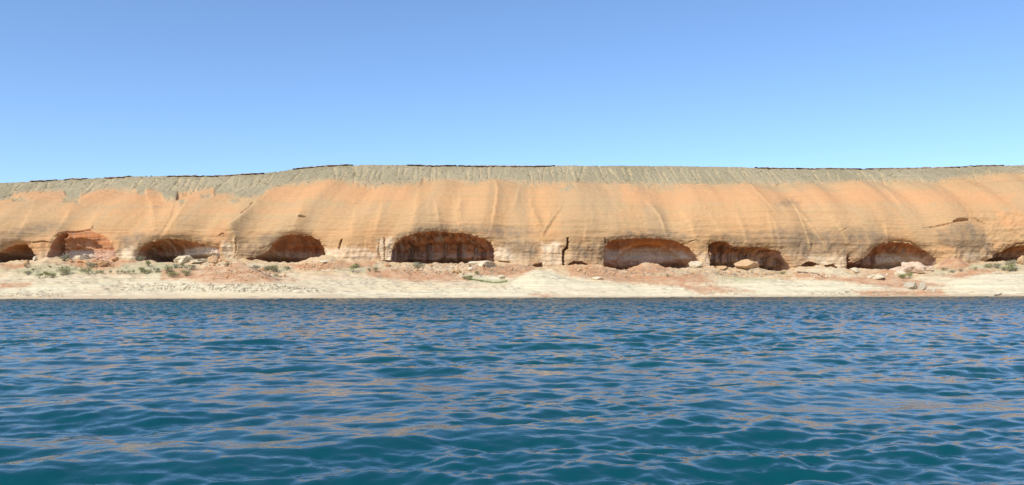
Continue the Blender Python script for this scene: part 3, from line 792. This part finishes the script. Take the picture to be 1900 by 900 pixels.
# ------------------------------------------------------------------ water
def wave_tile(N, L, lp, ang, rms, seed, spread=2.0, iso=0.12, cut=0.0):
    rng = np.random.default_rng(seed)
    k1 = 2 * np.pi * np.fft.fftfreq(N, L / N)
    kx, ky = np.meshgrid(k1, k1)
    k = np.sqrt(kx ** 2 + ky ** 2); k[0, 0] = 1e-6
    kp = 2 * np.pi / lp
    th = np.arctan2(ky, kx) - ang
    P = k ** -4.0 * np.exp(-1.25 * (kp / k) ** 2) * (np.abs(np.cos(th)) ** spread + iso) * np.exp(-(k * cut) ** 2)
    P[0, 0] = 0
    h = np.sqrt(P) * (rng.standard_normal((N, N)) + 1j * rng.standard_normal((N, N)))
    hh = np.fft.ifft2(h).real
    sc = rms / hh.std()
    dx = np.fft.ifft2(h * (-1j) * kx / k).real; dy = np.fft.ifft2(h * (-1j) * ky / k).real
    return hh * sc, dx * sc, dy * sc
def sample(tile, L, x, y):
    N = tile[0].shape[0]
    u = (x / L * N) % N; v = (y / L * N) % N
    i = u.astype(int) % N; j = v.astype(int) % N; fu = u - np.floor(u); fv = v - np.floor(v)
    i1 = (i + 1) % N; j1 = (j + 1) % N
    return [(t[j, i] * (1 - fu) + t[j, i1] * fu) * (1 - fv) + (t[j1, i] * (1 - fu) + t[j1, i1] * fu) * fv for t in tile]

wy = [-300, -150, -80, -40, -20, -10, -4, 0, 2, 3.5, 4.4]
y = 5.0
while y < 176:
    wy.append(y); y *= 1.0047 if y < 50 else 1.0028
wy += [180, 190]
wy = np.array(wy)
wc = np.arange(-0.95, 0.9501, 0.0022)
cx = np.concatenate([-np.array([40, 15, 7, 4, 2.4, 1.6, 1.2, 1.03]), wc, np.array([1.03, 1.2, 1.6, 2.4, 4, 7, 15, 40])])
WX = cx[None, :] * (np.maximum(wy, 5)[:, None] + 4); WY = np.broadcast_to(wy[:, None], WX.shape).copy()
att = (1 - sstep(0.97, 1.6, np.abs(cx)))[None, :] * sstep(-4, 4, WY)
tA = wave_tile(1024, 61.0, 2.1, R(97), 0.0215, 5, 4.5, 0.05, 0.03)
tB = wave_tile(512, 13.7, 0.62, R(74), 0.0085, 6, 3.0, 0.12, 0.02)
h1, dx1, dy1 = sample(tA, 61.0, WX, WY)
a2 = R(23); rx = WX * math.cos(a2) + WY * math.sin(a2); ry = -WX * math.sin(a2) + WY * math.cos(a2)
h2, dx2, dy2 = sample(tB, 13.7, rx, ry)
tD = wave_tile(512, 103.0, 4.6, R(106), 0.029, 16, 4.0, 0.05, 0.2)
tC2 = wave_tile(512, 43.0, 1.25, R(92 - 113), 0.031, 15, 2.5, 0.15, 0.04)
h3, dx3, dy3 = sample(tC2, 43.0, ry, -rx)
h4, dx4, dy4 = sample(tD, 103.0, WX, WY)
f3 = 0.15 + 0.85 * sstep(14, 52, WY)
f2 = 1 + 0.0 * WY
calm = 1.0 + 0.3 * perlin(WX / 26, WY / 34, 140) + 0.3 * perlin(WX / 11, WY / 9, 141)
pat2 = np.clip(0.85 + 1.0 * perlin(WX / 4.5, WY / 3.2, 150) + 0.5 * perlin(WX / 14.0, WY / 10.0, 151), 0.15, 2.0)
H = att * calm * (h1 + f2 * pat2 * h2 + f3 * h3 + h4)
H *= 1 - 0.3 * sstep(150, 160, WY)
CH = 0.85
WX2 = WX + att * calm * CH * dx1; WY2 = WY + att * calm * CH * dy1
water = mesh_from('water', np.stack([WX2, WY2, H], -1).reshape(-1, 3), grid_faces(len(wy), len(cx)), M_WATER)
tag(water, 'rippled blue green lake water filling the foreground', 'lake', kind='structure')

# ------------------------------------------------------------------ rocks
import bmesh
def rock_mesh(name, seed, mat, flat=0.7, cuts=7, sub=3, rough=0.10, smooth=False):
    rr = random.Random(seed)
    bm = bmesh.new()
    bmesh.ops.create_icosphere(bm, subdivisions=sub, radius=0.5)
    planes = []
    for i in range(cuts):
        n = Vector((rr.gauss(0, 1), rr.gauss(0, 1), rr.gauss(0, 0.8))).normalized()
        planes.append((n, rr.uniform(0.26, 0.40)))
    co = np.array([v.co[:] for v in bm.verts])
    nz = fbm(co[:, 0] * 3 + seed, co[:, 1] * 3 + co[:, 2] * 2.2, seed % 50, 3)
    for v, n0 in zip(bm.verts, nz):
        for n, d in planes:
            k = v.co.dot(n) - d
            if k > 0: v.co -= n * k
        v.co *= 1 + rough * n0
        v.co.z *= flat / 0.8
    zmin = min(v.co.z for v in bm.verts); zmax = max(v.co.z for v in bm.verts)
    xmin = min(v.co.x for v in bm.verts); xmax = max(v.co.x for v in bm.verts)
    for v in bm.verts:                           # unit width, unit height, base at 0
        v.co.z = (v.co.z - zmin) / (zmax - zmin)
        v.co.x = (v.co.x - (xmin + xmax) / 2) / (xmax - xmin)
    me = bpy.data.meshes.new(name); bm.to_mesh(me); bm.free()
    me.materials.append(mat)
    me.polygons.foreach_set('use_smooth', np.full(len(me.polygons), smooth, bool))
    return me
ROCKS = {m: [rock_mesh('rock', 100 * i + j, mt, 0.7, 8, 2) for j in range(7)] for i, (m, mt) in enumerate((('pale', M_PALE), ('rust', M_RUST), ('tan', M_TAN)))}
BOULD = {m: [rock_mesh('boulder', 900 + 100 * i + j, mt, 0.7, 11, 4, 0.16, False) for j in range(5)] for i, (m, mt) in enumerate((('pale', M_PALE), ('rust', M_RUST), ('tan', M_TAN)))}

def block_mesh(name, seed, mat, cuts=11):
    rr = random.Random(seed)
    bm = bmesh.new(); bmesh.ops.create_cube(bm, size=1.0)
    bmesh.ops.bevel(bm, geom=bm.edges[:], offset=0.06, segments=2, affect='EDGES')
    bmesh.ops.triangulate(bm, faces=bm.faces[:])
    for _ in range(2):
        bmesh.ops.subdivide_edges(bm, edges=[e for e in bm.edges if e.calc_length() > 0.13], cuts=2, use_grid_fill=True)
        bmesh.ops.triangulate(bm, faces=bm.faces[:])
    pl = [(Vector((rr.gauss(0, 1), rr.gauss(0, 1), rr.gauss(0.5, 0.7))).normalized(), rr.uniform(0.36, 0.52)) for _ in range(cuts)]
    co = np.array([v.co[:] for v in bm.verts])
    nz = fbm(co[:, 0] * 2.2 + seed, co[:, 1] * 2.2 + co[:, 2] * 1.7, seed % 60, 4)
    st = perlin(co[:, 2] * 6 + co[:, 0] * 0.8, co[:, 0] * 0.3 + seed, 3)
    for v, a, t in zip(bm.verts, nz, st):
        for n, d in pl:
            k = v.co.dot(n) - d
            if k > 0: v.co -= n * k
        v.co *= 1 + 0.20 * a
        v.co.x *= 1 + 0.07 * t; v.co.y *= 1 + 0.07 * t
    zmin = min(v.co.z for v in bm.verts); zmax = max(v.co.z for v in bm.verts)
    for v in bm.verts: v.co.z = (v.co.z - zmin) / (zmax - zmin)
    me = bpy.data.meshes.new(name); bm.to_mesh(me); bm.free(); me.materials.append(mat)
    return me
BLOCK = {m: [block_mesh('boulder', 300 + 50 * i + j, mt) for j in range(4)] for i, (m, mt) in enumerate((('pale', M_PALE), ('rust', M_RUST), ('tan', M_TAN), ('pink', M_PINK), ('grey', M_GREY)))}

def put(me, name, px, py, w, h, label, cat, group=None, sink=0.15, rz=None, dpt=None, tilt=0.0):
    x, yv, z = at(px, py)
    o = bpy.data.objects.new(name, me); COL.objects.link(o)
    mw = w * yv / F; mh = h * yv / F
    o.location = (x, yv + mw * 0.25, z - sink * mh)
    o.scale = (mw, dpt if dpt else mw * random.uniform(0.8, 1.1), mh * (1 + sink))
    o.rotation_euler = (random.uniform(-0.08, 0.08), tilt, random.uniform(0, 6.28) if rz is None else rz)
    return tag(o, label, cat, group)

BL = [  # px, base py, width, height, kind, variant, label
    (1690, 536, 21, 13, 'grey', 0, 'broad whitish boulder, larger half of the split pair near the water'),
    (1712, 538, 14, 14, 'grey', 1, 'blocky whitish boulder beside the larger half of the split pair near the water'),
    (1731, 541, 13, 6, 'grey', 2, 'small low boulder just beside the split whitish pair'),
    (1292, 497, 26, 13, 'pale', 3, 'cream boulder leaning on the sunny wall of the orange arched alcove'),
    (1388, 499, 50, 18, 'tan', 3, 'broad tan boulder lying in the mouth of the striped alcove'),
    (1680, 505, 40, 12, 'pink', 0, 'huge pale collapsed slab filling the mouth of an alcove'),
    (1702, 505, 40, 20, 'pink', 2, 'tall pale slab leaning at the back of the huge collapsed one'),
    (1727, 501, 14, 8, 'pink', 3, 'pale wedge at the sunny end of the huge collapsed slab'),
    (893, 494, 62, 11, 'pale', 2, 'long low cream slab at the edge of the widest stained alcove'),
    (600, 489, 19, 7, 'pale', 3, 'small white boulder on the rubble at the rounded alcove mouth'),
    (48, 492, 11, 10, 'tan', 1, 'orange upright block before the shaded pointed alcove'),
    (64, 484, 8, 9, 'pale', 0, 'pointed white boulder beside the orange upright block'),
    (846, 508, 16, 9, 'tan', 2, 'brown boulder with a dark undercut on the rubble below the widest alcove'),
    (872, 502, 14, 7, 'pale', 4, 'rounded pale boulder next to the brown undercut one'),
    (1632, 518, 34, 11, 'pale', 2, 'low pale outcrop with a dark hollow under its brow'),
    (1586, 505, 16, 9, 'pale', 3, 'pale broken block at the dark corner of the collapsed slab alcove'),
    (340, 480, 34, 14, 'pale', 2, 'sunlit white slab leaning inside the half shaded alcove'),
    (372, 486, 44, 7, 'pale', 1, 'long low pink white slab at the half shaded alcove floor'),
    (396, 486, 18, 12, 'tan', 3, 'upright orange block at the sunny end of the half shaded alcove'),
    (150, 478, 30, 8, 'pale', 1, 'white slab standing against the lower wall inside the sunlit arch'),
    (1110, 519, 22, 6, 'pale', 1, 'low pale rock with dark gaps right of the white hump'),
    (1340, 500, 22, 7, 'tan', 4, 'low tan boulder at the pillar between two alcoves'),
    (930, 516, 18, 6, 'pale', 0, 'bright white flat rock above the green grass strip'),
    (1895, 492, 12, 18, 'tan', 2, 'orange rounded boulder at the frame edge before the shrub alcove'),
    (186, 492, 26, 9, 'rust', 0, 'tilted rusty slab on the rubble right of the sunlit arch'),
    (150, 489, 16, 8, 'rust', 1, 'rust coloured block on the rubble below the sunlit arch'),
    (212, 484, 16, 8, 'rust', 2, 'rusty block against the white buttress beside the sunlit arch'),
    (718, 494, 14, 6, 'rust', 3, 'rusty flat rock in front of the fluted pillars'),
    (1672, 510, 20, 8, 'pale', 0, 'cream flat boulder in front of the huge collapsed slab'),
]
for px, py, w, h, kd, vi, lab in BL:
    dd = None
    if w > 50: dd = 4.0
    blk = any(q in lab for q in ('block', 'slab', 'split', 'upright', 'beside', 'broken'))
    put((BLOCK if blk else BOULD)[kd][vi % 4], 'boulder', px, py, w, h, lab, 'boulder', 'boulders at the foot of the cliff', 0.2, random.uniform(-0.9, -0.3) if blk else random.uniform(-0.35, 0.35), dd)

def scatter(n, polys, kd, smin, smax, label, group, sq=0.75):
    k = 0; tries = 0
    tot = [ (np.array(q)[:, 0].min(), np.array(q)[:, 0].max(), np.array(q)[:, 1].min(), np.array(q)[:, 1].max(), q) for q in polys]
    wts = [(a[1] - a[0]) * (a[3] - a[2]) for a in tot]
    while k < n and tries < n * 60:
        tries += 1
        a = random.choices(tot, wts)[0]
        px = random.uniform(a[0], a[1]); py = random.uniform(a[2], a[3])
        if poly_sd(a[4], np.array([px]), np.array([py]))[0] < 0: continue
        w = smin + (smax - smin) * random.random() ** 2.2
        put(random.choice(ROCKS[kd]), 'rock', px, py, w, w * sq * random.uniform(0.7, 1.2), label, 'rock', group, 0.25)
        k += 1
scatter(95, [[(380, 528), (470, 526), (540, 530), (615, 540), (560, 543), (430, 541), (380, 538)], [(300, 530), (380, 528), (380, 540), (300, 540)]], 'pale', 2.5, 7.0, 'pale angular rock in the rubble band on the shore below the red mound', 'pale rocks below the red mound')
scatter(22, [[(215, 528), (300, 526), (300, 540), (215, 540)]], 'pale', 2.0, 5, 'small pale rock on the sandy shore toward the shrubs from the red mound', 'pale rocks on the sandy shore')
scatter(34, [[(120, 484), (215, 482), (225, 488), (205, 498), (165, 498), (135, 492)]], 'rust', 2.5, 10, 'rusty broken rock in the heap under the sunlit arch', 'rusty rocks under the sunlit arch')
scatter(18, [[(365, 494), (390, 482), (420, 480), (425, 490), (385, 502)]], 'rust', 2.5, 8, 'rusty rock in the heap at the sunny end of the half shaded alcove', 'rusty rocks by the half shaded alcove')
scatter(26, [[(550, 496), (580, 486), (615, 486), (625, 500), (570, 504)]], 'tan', 2.5, 7, 'tan rock in the heap at the mouth of the rounded alcove', 'tan rocks by the rounded alcove')
scatter(34, [[(700, 492), (830, 494), (960, 494), (960, 508), (880, 512), (720, 505)]], 'tan', 2.5, 8, 'tan rock in the rubble below the widest stained alcove', 'tan rocks below the widest alcove')
scatter(34, [[(1060, 497), (1115, 497), (1150, 511), (1240, 509), (1310, 502), (1320, 510), (1180, 518), (1060, 512)]], 'tan', 2.5, 8, 'tan rock in the rubble below the orange arched alcove', 'tan rocks below the orange arched alcove')
scatter(24, [[(1325, 500), (1440, 507), (1440, 512), (1330, 510)]], 'tan', 2.5, 7, 'tan rock in the rubble below the striped alcove', 'tan rocks below the striped alcove')
scatter(16, [[(1480, 505), (1650, 508), (1650, 516), (1490, 516)]], 'pale', 2.5, 7, 'pale rock on the ledges in front of the collapsed slab alcove', 'pale rocks before the collapsed slab')
scatter(34, [[(390, 506), (420, 499), (450, 498), (490, 502), (530, 514), (500, 522), (400, 520)]], 'rust', 2.0, 7, 'small rusty rock on the red mound', 'rusty rocks on the red mound')

# fine rubble nobody could count: one object
def rubble(name, n, zones, mat, smin, smax, label):
    vs, fs = [], []
    base = np.array([v.co[:] for v in ROCKS['pale'][0].vertices]); bf = np.array([p.vertices[:] for p in ROCKS['pale'][0].polygons])
    k = 0
    while k < n:
        q = random.choice(zones); a = np.array(q)
        px = random.uniform(a[:, 0].min(), a[:, 0].max()); py = random.uniform(a[:, 1].min(), a[:, 1].max())
        if poly_sd(q, np.array([px]), np.array([py]))[0] < 0: continue
        x, yv, z = at(px, py)
        w = random.uniform(smin, smax); r = random.uniform(0, 6.28); c, s_ = math.cos(r), math.sin(r)
        p = base * np.array([w, w * random.uniform(0.7, 1.2), w * random.uniform(0.4, 0.8)])
        p = np.stack([p[:, 0] * c - p[:, 1] * s_, p[:, 0] * s_ + p[:, 1] * c, p[:, 2]], 1) + np.array([x, yv, z - 0.05])
        fs.append(bf + len(base) * k); vs.append(p); k += 1
    o = mesh_from(name, np.concatenate(vs), np.concatenate(fs), mat, False)
    return tag(o, label, 'rubble', kind='stuff')
rubble('pale_rubble', 420, [[(215, 526), (400, 526), (520, 528), (630, 540), (560, 544), (420, 542), (220, 541)], [(300, 528), (480, 526), (600, 540), (420, 542)], [(15, 545), (115, 545), (115, 551), (15, 551)], [(1480, 541), (1700, 543), (1700, 549), (1480, 547)], [(1300, 538), (1400, 540), (1400, 546), (1300, 545)]], M_PALE, 0.12, 0.4, 'fine pale rubble strewn on the shore')
rubble('rusty_rubble', 650, [[(100, 484), (230, 482), (220, 496), (150, 498)], [(365, 496), (430, 484), (430, 494), (385, 504)], [(550, 492), (640, 486), (640, 500), (560, 503)], [(690, 490), (960, 492), (960, 510), (720, 506)], [(1050, 495), (1320, 499), (1460, 506), (1400, 514), (1070, 514)], [(330, 506), (450, 498), (540, 514), (450, 522), (340, 518)]], M_RUST, 0.12, 0.4, 'fine rusty rubble strewn along the foot of the cliff')

# ------------------------------------------------------------------ caprock ledges on the skyline
def ridge_point(px):
    i = int(np.argmin(np.abs(pxr - px)))
    r = n1 + n2 + n3 - 1
    return float(xs[i]), float(Y2[r, i]), float(Z2[r, i])
def ledge(p0, p1, th, label):
    """a broken band of dark caprock: blocky, notched, undercut"""
    x0, x1 = ridge_point(p0)[0], ridge_point(p1)[0]
    n = max(8, int((x1 - x0) / 0.45))
    vs, fs = [], []
    for i in range(n + 1):
        x = x0 + (x1 - x0) * i / n
        px = p0 + (p1 - p0) * i / n
        _, yv, z = ridge_point(px)
        e = min(1.0, i / (n * 0.35 + 1), (n - i) / (n * 0.35 + 1)) ** 0.8
        t = th * 0.115 * (0.12 + 0.88 * e) * (0.75 + 0.6 * abs(perlin(x / 1.3, 2.2, 7))) * (0.6 if perlin(x / 1.9, 5.1, 9) < -0.42 else 1)
        jy = 0.5 * float(perlin(x / 1.1, 0.7, 4))
        b = z - t * 0.9; tp = z + t * 0.10
        vs += [(x, yv - 0.7 + jy, b), (x, yv - 1.1 + jy, b + 0.3 * t), (x, yv - 1.0 + jy, tp - 0.1 * t), (x, yv - 0.2 + jy, tp), (x, yv + 1.6, tp - 0.05), (x, yv + 1.6, b - 0.3)]
    m = 6
    for i in range(n):
        for j in range(m):
            a, b_ = i * m + j, i * m + (j + 1) % m
            fs.append((a, b_, b_ + m, a + m))
    o = mesh_from('rock_ledge', vs, fs, M_DARK, False)
    return tag(o, label, 'rock ledge', 'dark caprock ledges along the skyline')
for a, b, th, lab in [
    (60, 108, 1.8, 'faint dark ledge on the lowest part of the skyline'), (122, 164, 2.8, 'short dark ledge on the skyline above the sunlit arch'), (196, 244, 3.2, 'short reddish dark ledge where the skyline levels off'),
    (312, 380, 2.3, 'broken dark ledge on the skyline above the half shaded alcove'), (384, 492, 2.7, 'long dark ledge on the skyline before it steps up'), (545, 655, 2.5, 'dark ledge on the skyline just above the rising step'),
    (756, 848, 2.0, 'thin broken ledge on the skyline above the widest alcove'), (850, 1030, 3.4, 'strong dark ledge in the middle of the skyline'), (1400, 1473, 2.4, 'short dark ledge on the skyline above the striped alcove'), (1476, 1600, 3.2, 'long dark ledge on the skyline beside the thickest one'), (1604, 1792, 5.0, 'thickest dark purple ledge on the skyline'), (1797, 1862, 2.4, 'short thin ledge past the end of the thickest skyline ledge')]:
    ledge(a, b, th, lab)

# ------------------------------------------------------------------ shrubs
def shrub_meshes(seed, mat, n=420, spiky=0.0):
    rr = random.Random(seed)
    lobes = [(rr.uniform(-0.3, 0.3), rr.uniform(-0.3, 0.3), rr.uniform(0.35, 0.7), rr.uniform(0.18, 0.34)) for _ in range(6)]
    vs, fs = [], []
    for i in range(n):
        lx, ly, lz, lr = rr.choice(lobes)
        d = Vector((rr.gauss(0, 1), rr.gauss(0, 1), rr.gauss(0, 1))).normalized() * lr * rr.random() ** 0.45
        c = Vector((lx, ly, lz)) + d
        c.z = max(0.06, c.z)
        up = Vector((c.x * 0.8, c.y * 0.8, 0.6 + spiky)).normalized() + Vector((rr.gauss(0, 0.4), rr.gauss(0, 0.4), rr.gauss(0, 0.3)))
        up.normalize()
        sd = up.cross(Vector((rr.gauss(0, 1), rr.gauss(0, 1), rr.gauss(0, 1)))).normalized()
        a, b = rr.uniform(0.05, 0.11) * (1 + spiky), rr.uniform(0.018, 0.034)
        k = len(vs)
        vs += [c - up * a * 0.5, c + sd * b, c + up * a * 0.6, c - sd * b]
        fs.append((k, k + 1, k + 2, k + 3))
    fol = mesh_from('foliage', [v[:] for v in vs], fs, mat, False, 'mesh')
    vs, fs = [], []
    for lx, ly, lz, lr in lobes:
        p0 = Vector((lx * 0.1, ly * 0.1, -0.05)); p1 = Vector((lx * 0.6, ly * 0.6, lz * 0.55)); p2 = Vector((lx, ly, lz + lr * 0.5))
        k = len(vs)
        for p, r in ((p0, 0.022), (p1, 0.015), (p2, 0.006)):
            for q in range(4):
                an = q * math.pi / 2
                vs.append((p.x + r * math.cos(an), p.y + r * math.sin(an), p.z))
        for s2 in range(2):
            for q in range(4):
                a = k + s2 * 4 + q; b = k + s2 * 4 + (q + 1) % 4
                fs.append((a, b, b + 4, a + 4))
    stem = mesh_from('branches', vs, fs, M_STEM, False, 'mesh')
    return fol, stem
SHR = {c: [shrub_meshes(50 * i + j, LEAF[c]) for j in range(4)] for i, c in enumerate(LEAF)}

def shrub(px, py, w, h, colr, label, group='shrubs along the upper shore', cat='shrub', name='shrub'):
    x, yv, z = at(px, py)
    e = bpy.data.objects.new(name, None); COL.objects.link(e)
    e.location = (x, yv, z - 0.03); e.empty_display_size = 0.3
    e.rotation_euler = (0, 0, random.uniform(0, 6.28))
    mw, mh = 1.5 * w * yv / F, 1.35 * h * yv / F
    e.scale = (mw, mw, mh)
    tag(e, label, cat, group)
    fol, stem = random.choice(SHR[colr])
    for nm, me in (('foliage', fol), ('branches', stem)):
        c = bpy.data.objects.new(nm, me); COL.objects.link(c); c.parent = e
SH = [
    (118, 484, 19, 11, 'grey', 'grey bush against the shadow of the sunlit arch'),
    (62, 504, 7, 6, 'green', 'small green bush above the bright green clump near the shore sand'),
    (52, 509, 11, 7, 'olive', 'small round olive bush nearest the frame edge below the pointed alcove'),
    (72, 516, 11, 8, 'green', 'smallest of the three joined bright green bushes on the sand'),
    (85, 516, 14, 11, 'green', 'tallest of the three joined bright green bushes on the sand'),
    (97, 515, 12, 7, 'lime', 'yellowest of the three joined bright green bushes on the sand'),
    (121, 510, 23, 14, 'olive', 'largest olive bush, alone on the sand below the sunlit arch'),
    (118, 512, 8, 4, 'green', 'tiny dark green bush at the foot of the largest olive bush'),
    (168, 497, 17, 10, 'grey', 'grey twiggy bush at the edge of the rusty rock heap'),
    (163, 508, 19, 11, 'olive', 'broad pale olive bush below the grey twiggy one'),
    (50, 497, 8, 5, 'grey', 'small grey bush under the orange upright block'),
    (92, 497, 8, 4, 'grey', 'low grey bush on the slope between two alcoves'),
    (262, 484, 12, 9, 'grey', 'grey bush in the dark corner of the half shaded alcove'),
    (274, 494, 12, 10, 'green', 'round green bush on the slope just below the half shaded alcove'),
    (262, 505, 11, 9, 'green', 'dark green bush, first of the cluster on the sandy slope'),
    (268, 508, 9, 7, 'green', 'low green bush touching the first of the cluster'),
    (278, 507, 8, 7, 'olive', 'small olive bush between the dark green pair and the broad bush'),
    (289, 506, 10, 8, 'grey', 'pale bush leaning against the broad green one'),
    (307, 507, 21, 13, 'olive', 'broadest green bush in the middle of the cluster'),
    (322, 515, 18, 9, 'green', 'bright green low bush lowest on the sandy slope'),
    (345, 512, 16, 9, 'green', 'green bush at the end of the cluster toward the red mound'),
    (325, 498, 13, 8, 'grey', 'grey olive bush under the long low slab'),
    (336, 497, 9, 9, 'olive', 'upright olive bush next to the grey olive one'),
    (352, 501, 17, 9, 'grey', 'pale bush spreading below the upright olive one'),
    (420, 493, 9, 5, 'olive', 'small olive bush behind the crest of the red mound'),
    (477, 501, 12, 9, 'grey', 'pale grey bush behind the red mound at the rounded alcove'),
    (495, 502, 15, 8, 'olive', 'olive bush next to the pale grey one behind the red mound'),
    (515, 504, 21, 10, 'olive', 'widest olive bush behind the red mound'),
    (531, 502, 9, 7, 'grey', 'small grey bush at the end of the row behind the red mound'),
    (511, 513, 8, 4, 'lime', 'low yellow green bush on the flank of the red mound'),
    (654, 506, 10, 13, 'green', 'tall leaning green bush on the pale slope'),
    (661, 498, 9, 8, 'green', 'small green bush just above the tall leaning one'),
    (697, 505, 9, 9, 'olive', 'round olive bush below the small dark hollow'),
    (686, 503, 7, 5, 'grey', 'low grey bush beside the round olive one'),
    (777, 499, 17, 12, 'grey', 'pale grey green pointed bush at the foot of the widest alcove'),
    (873, 520, 13, 8, 'green', 'green bush at the start of the grass strip'),
    (861, 518, 10, 6, 'olive', 'olive bush next to the green one by the grass strip'),
    (886, 509, 9, 5, 'lime', 'yellowish low bush on the rubble below the cream slab'),
    (1238, 514, 6, 5, 'green', 'tiny dark bush on the rubble below the orange arched alcove'),
    (1452, 509, 11, 5, 'green', 'low dark green bush below the small scalloped hollow'),
    (1676, 517, 13, 8, 'lime', 'yellow green grassy bush below the huge collapsed slab'),
    (1687, 517, 10, 11, 'green', 'bright green upright bush beside the yellow green grassy one'),
    (1750, 501, 10, 4, 'olive', 'low olive bush at the foot of the orange sand cone'),
    (1768, 506, 8, 5, 'grey', 'small grey bush on the slope below the orange sand cone'),
    (1782, 504, 8, 5, 'grey', 'second small grey bush along from the orange sand cone'),
    (1808, 500, 7, 4, 'olive', 'lone tiny olive bush between the sand cone and the shrub alcove'),
    (1835, 497, 11, 8, 'olive', 'olive bush at the near end of the shrubs before the last alcove'),
    (1850, 497, 15, 8, 'grey', 'low spreading grey bush in the shrubs before the last alcove'),
    (1862, 502, 9, 7, 'olive', 'small olive bush touching the darkest green one'),
    (1873, 504, 13, 11, 'green', 'darkest green bush in front of the last alcove'),
    (1876, 494, 16, 11, 'grey', 'tall pale grey green bush against the shade of the last alcove'),
    (1885, 503, 11, 7, 'grey', 'grey bush behind the darkest green one toward the frame edge'),
]
for a in SH: shrub(*a)
for px in (181, 187, 192, 205, 219, 226, 231, 240, 248):
    shrub(px + random.uniform(-1, 1), 508 + random.uniform(-1, 1), 5, 6, 'olive', 'small olive tuft in the row on bare sand between the two shrub clusters', 'row of small tufts on bare sand', 'tuft', 'grass_tuft')

# scattered scrub and stones on the scree, too many to count
def scrub():
    vs, fs = [], []
    rr = random.Random(5)
    r0, r1 = n1 + n2 - 8, n1 + n2 + n3 + 1
    ok = np.argwhere(is_scree[r0:r1, :])
    for i in range(800):
        j, c = ok[rr.randrange(len(ok))]
        j += r0
        if abs(xs[c]) > 150: continue
        p = Vector((xs[c], Y2[j, c], Z2[j, c]))
        sz = rr.uniform(0.14, 0.34)
        for q in range(9):
            d = Vector((rr.gauss(0, 0.5), rr.gauss(0, 0.5), abs(rr.gauss(0.35, 0.3)))) * sz
            u = Vector((rr.gauss(0, 1), rr.gauss(0, 1), rr.gauss(0, 1))).normalized() * sz * 0.45
            w = u.cross(Vector((rr.gauss(0, 1), rr.gauss(0, 1), rr.gauss(0, 1)))).normalized() * sz * 0.25
            k = len(vs); c0 = p + d
            vs += [(c0 - u)[:], (c0 + w)[:], (c0 + u)[:], (c0 - w)[:]]
            fs.append((k, k + 1, k + 2, k + 3))
    o = mesh_from('scrub_vegetation', vs, fs, LEAF['olive'], False)
    tag(o, 'tiny dry scrub dotted over the grey scree slope', 'scrub', kind='stuff')
scrub()
def grass():
    vs, fs = [], []
    rr = random.Random(9)
    for i in range(900):
        t = rr.random()
        px = 868 + 74 * t; py = 518.5 + 6.5 * min(1, t * 1.6) - (2.5 * max(0, t - 0.8) / 0.2) + rr.gauss(0, 0.5)
        x, yv, z = at(px, py)
        h = rr.uniform(0.15, 0.45); a = rr.uniform(0, 6.28); b = 0.03
        k = len(vs)
        vs += [(x - b * math.cos(a), yv - b * math.sin(a), z - 0.02), (x + b * math.cos(a), yv + b * math.sin(a), z - 0.02), (x + rr.gauss(0, 0.08), yv + rr.gauss(0, 0.08), z + h)]
        fs.append((k, k + 1, k + 2))
    o = mesh_from('grass', vs, fs, LEAF['lime'], False)
    tag(o, 'thin strip of green grass along a seep on the pale shore', 'grass', kind='stuff')
grass()

# ------------------------------------------------------------------ driftwood
def branch(pts, r, label):
    P = []
    for px, py in pts:
        x, yv, z = at(px, py); P.append(Vector((x, yv, z + r * 0.8)))
    bm_v, bm_f = [], []
    m = 8
    for i, p in enumerate(P):
        d = (P[min(i + 1, len(P) - 1)] - P[max(i - 1, 0)]).normalized()
        a = d.cross(Vector((0, 0, 1))).normalized(); b = d.cross(a)
        rad = r * (1 - 0.6 * i / (len(P) - 1)) * random.uniform(0.85, 1.15)
        for q in range(m):
            an = 2 * math.pi * q / m
            bm_v.append((p + a * rad * math.cos(an) + b * rad * math.sin(an))[:])
    for i in range(len(P) - 1):
        for q in range(m):
            x0, x1 = i * m + q, i * m + (q + 1) % m
            bm_f.append((x0, x1, x1 + m, x0 + m))
    o = mesh_from('driftwood', bm_v, bm_f, M_WOOD, True)
    tag(o, label, 'driftwood')
branch([(1480, 506), (1495, 506.5), (1508, 507.5), (1518, 509.5), (1524, 513), (1530, 517)], 0.16, 'long grey curved driftwood branch on the cream toe of rock')
branch([(1846, 549), (1851, 548.6), (1856, 547), (1859, 545)], 0.16, 'short dark driftwood log at the water line')
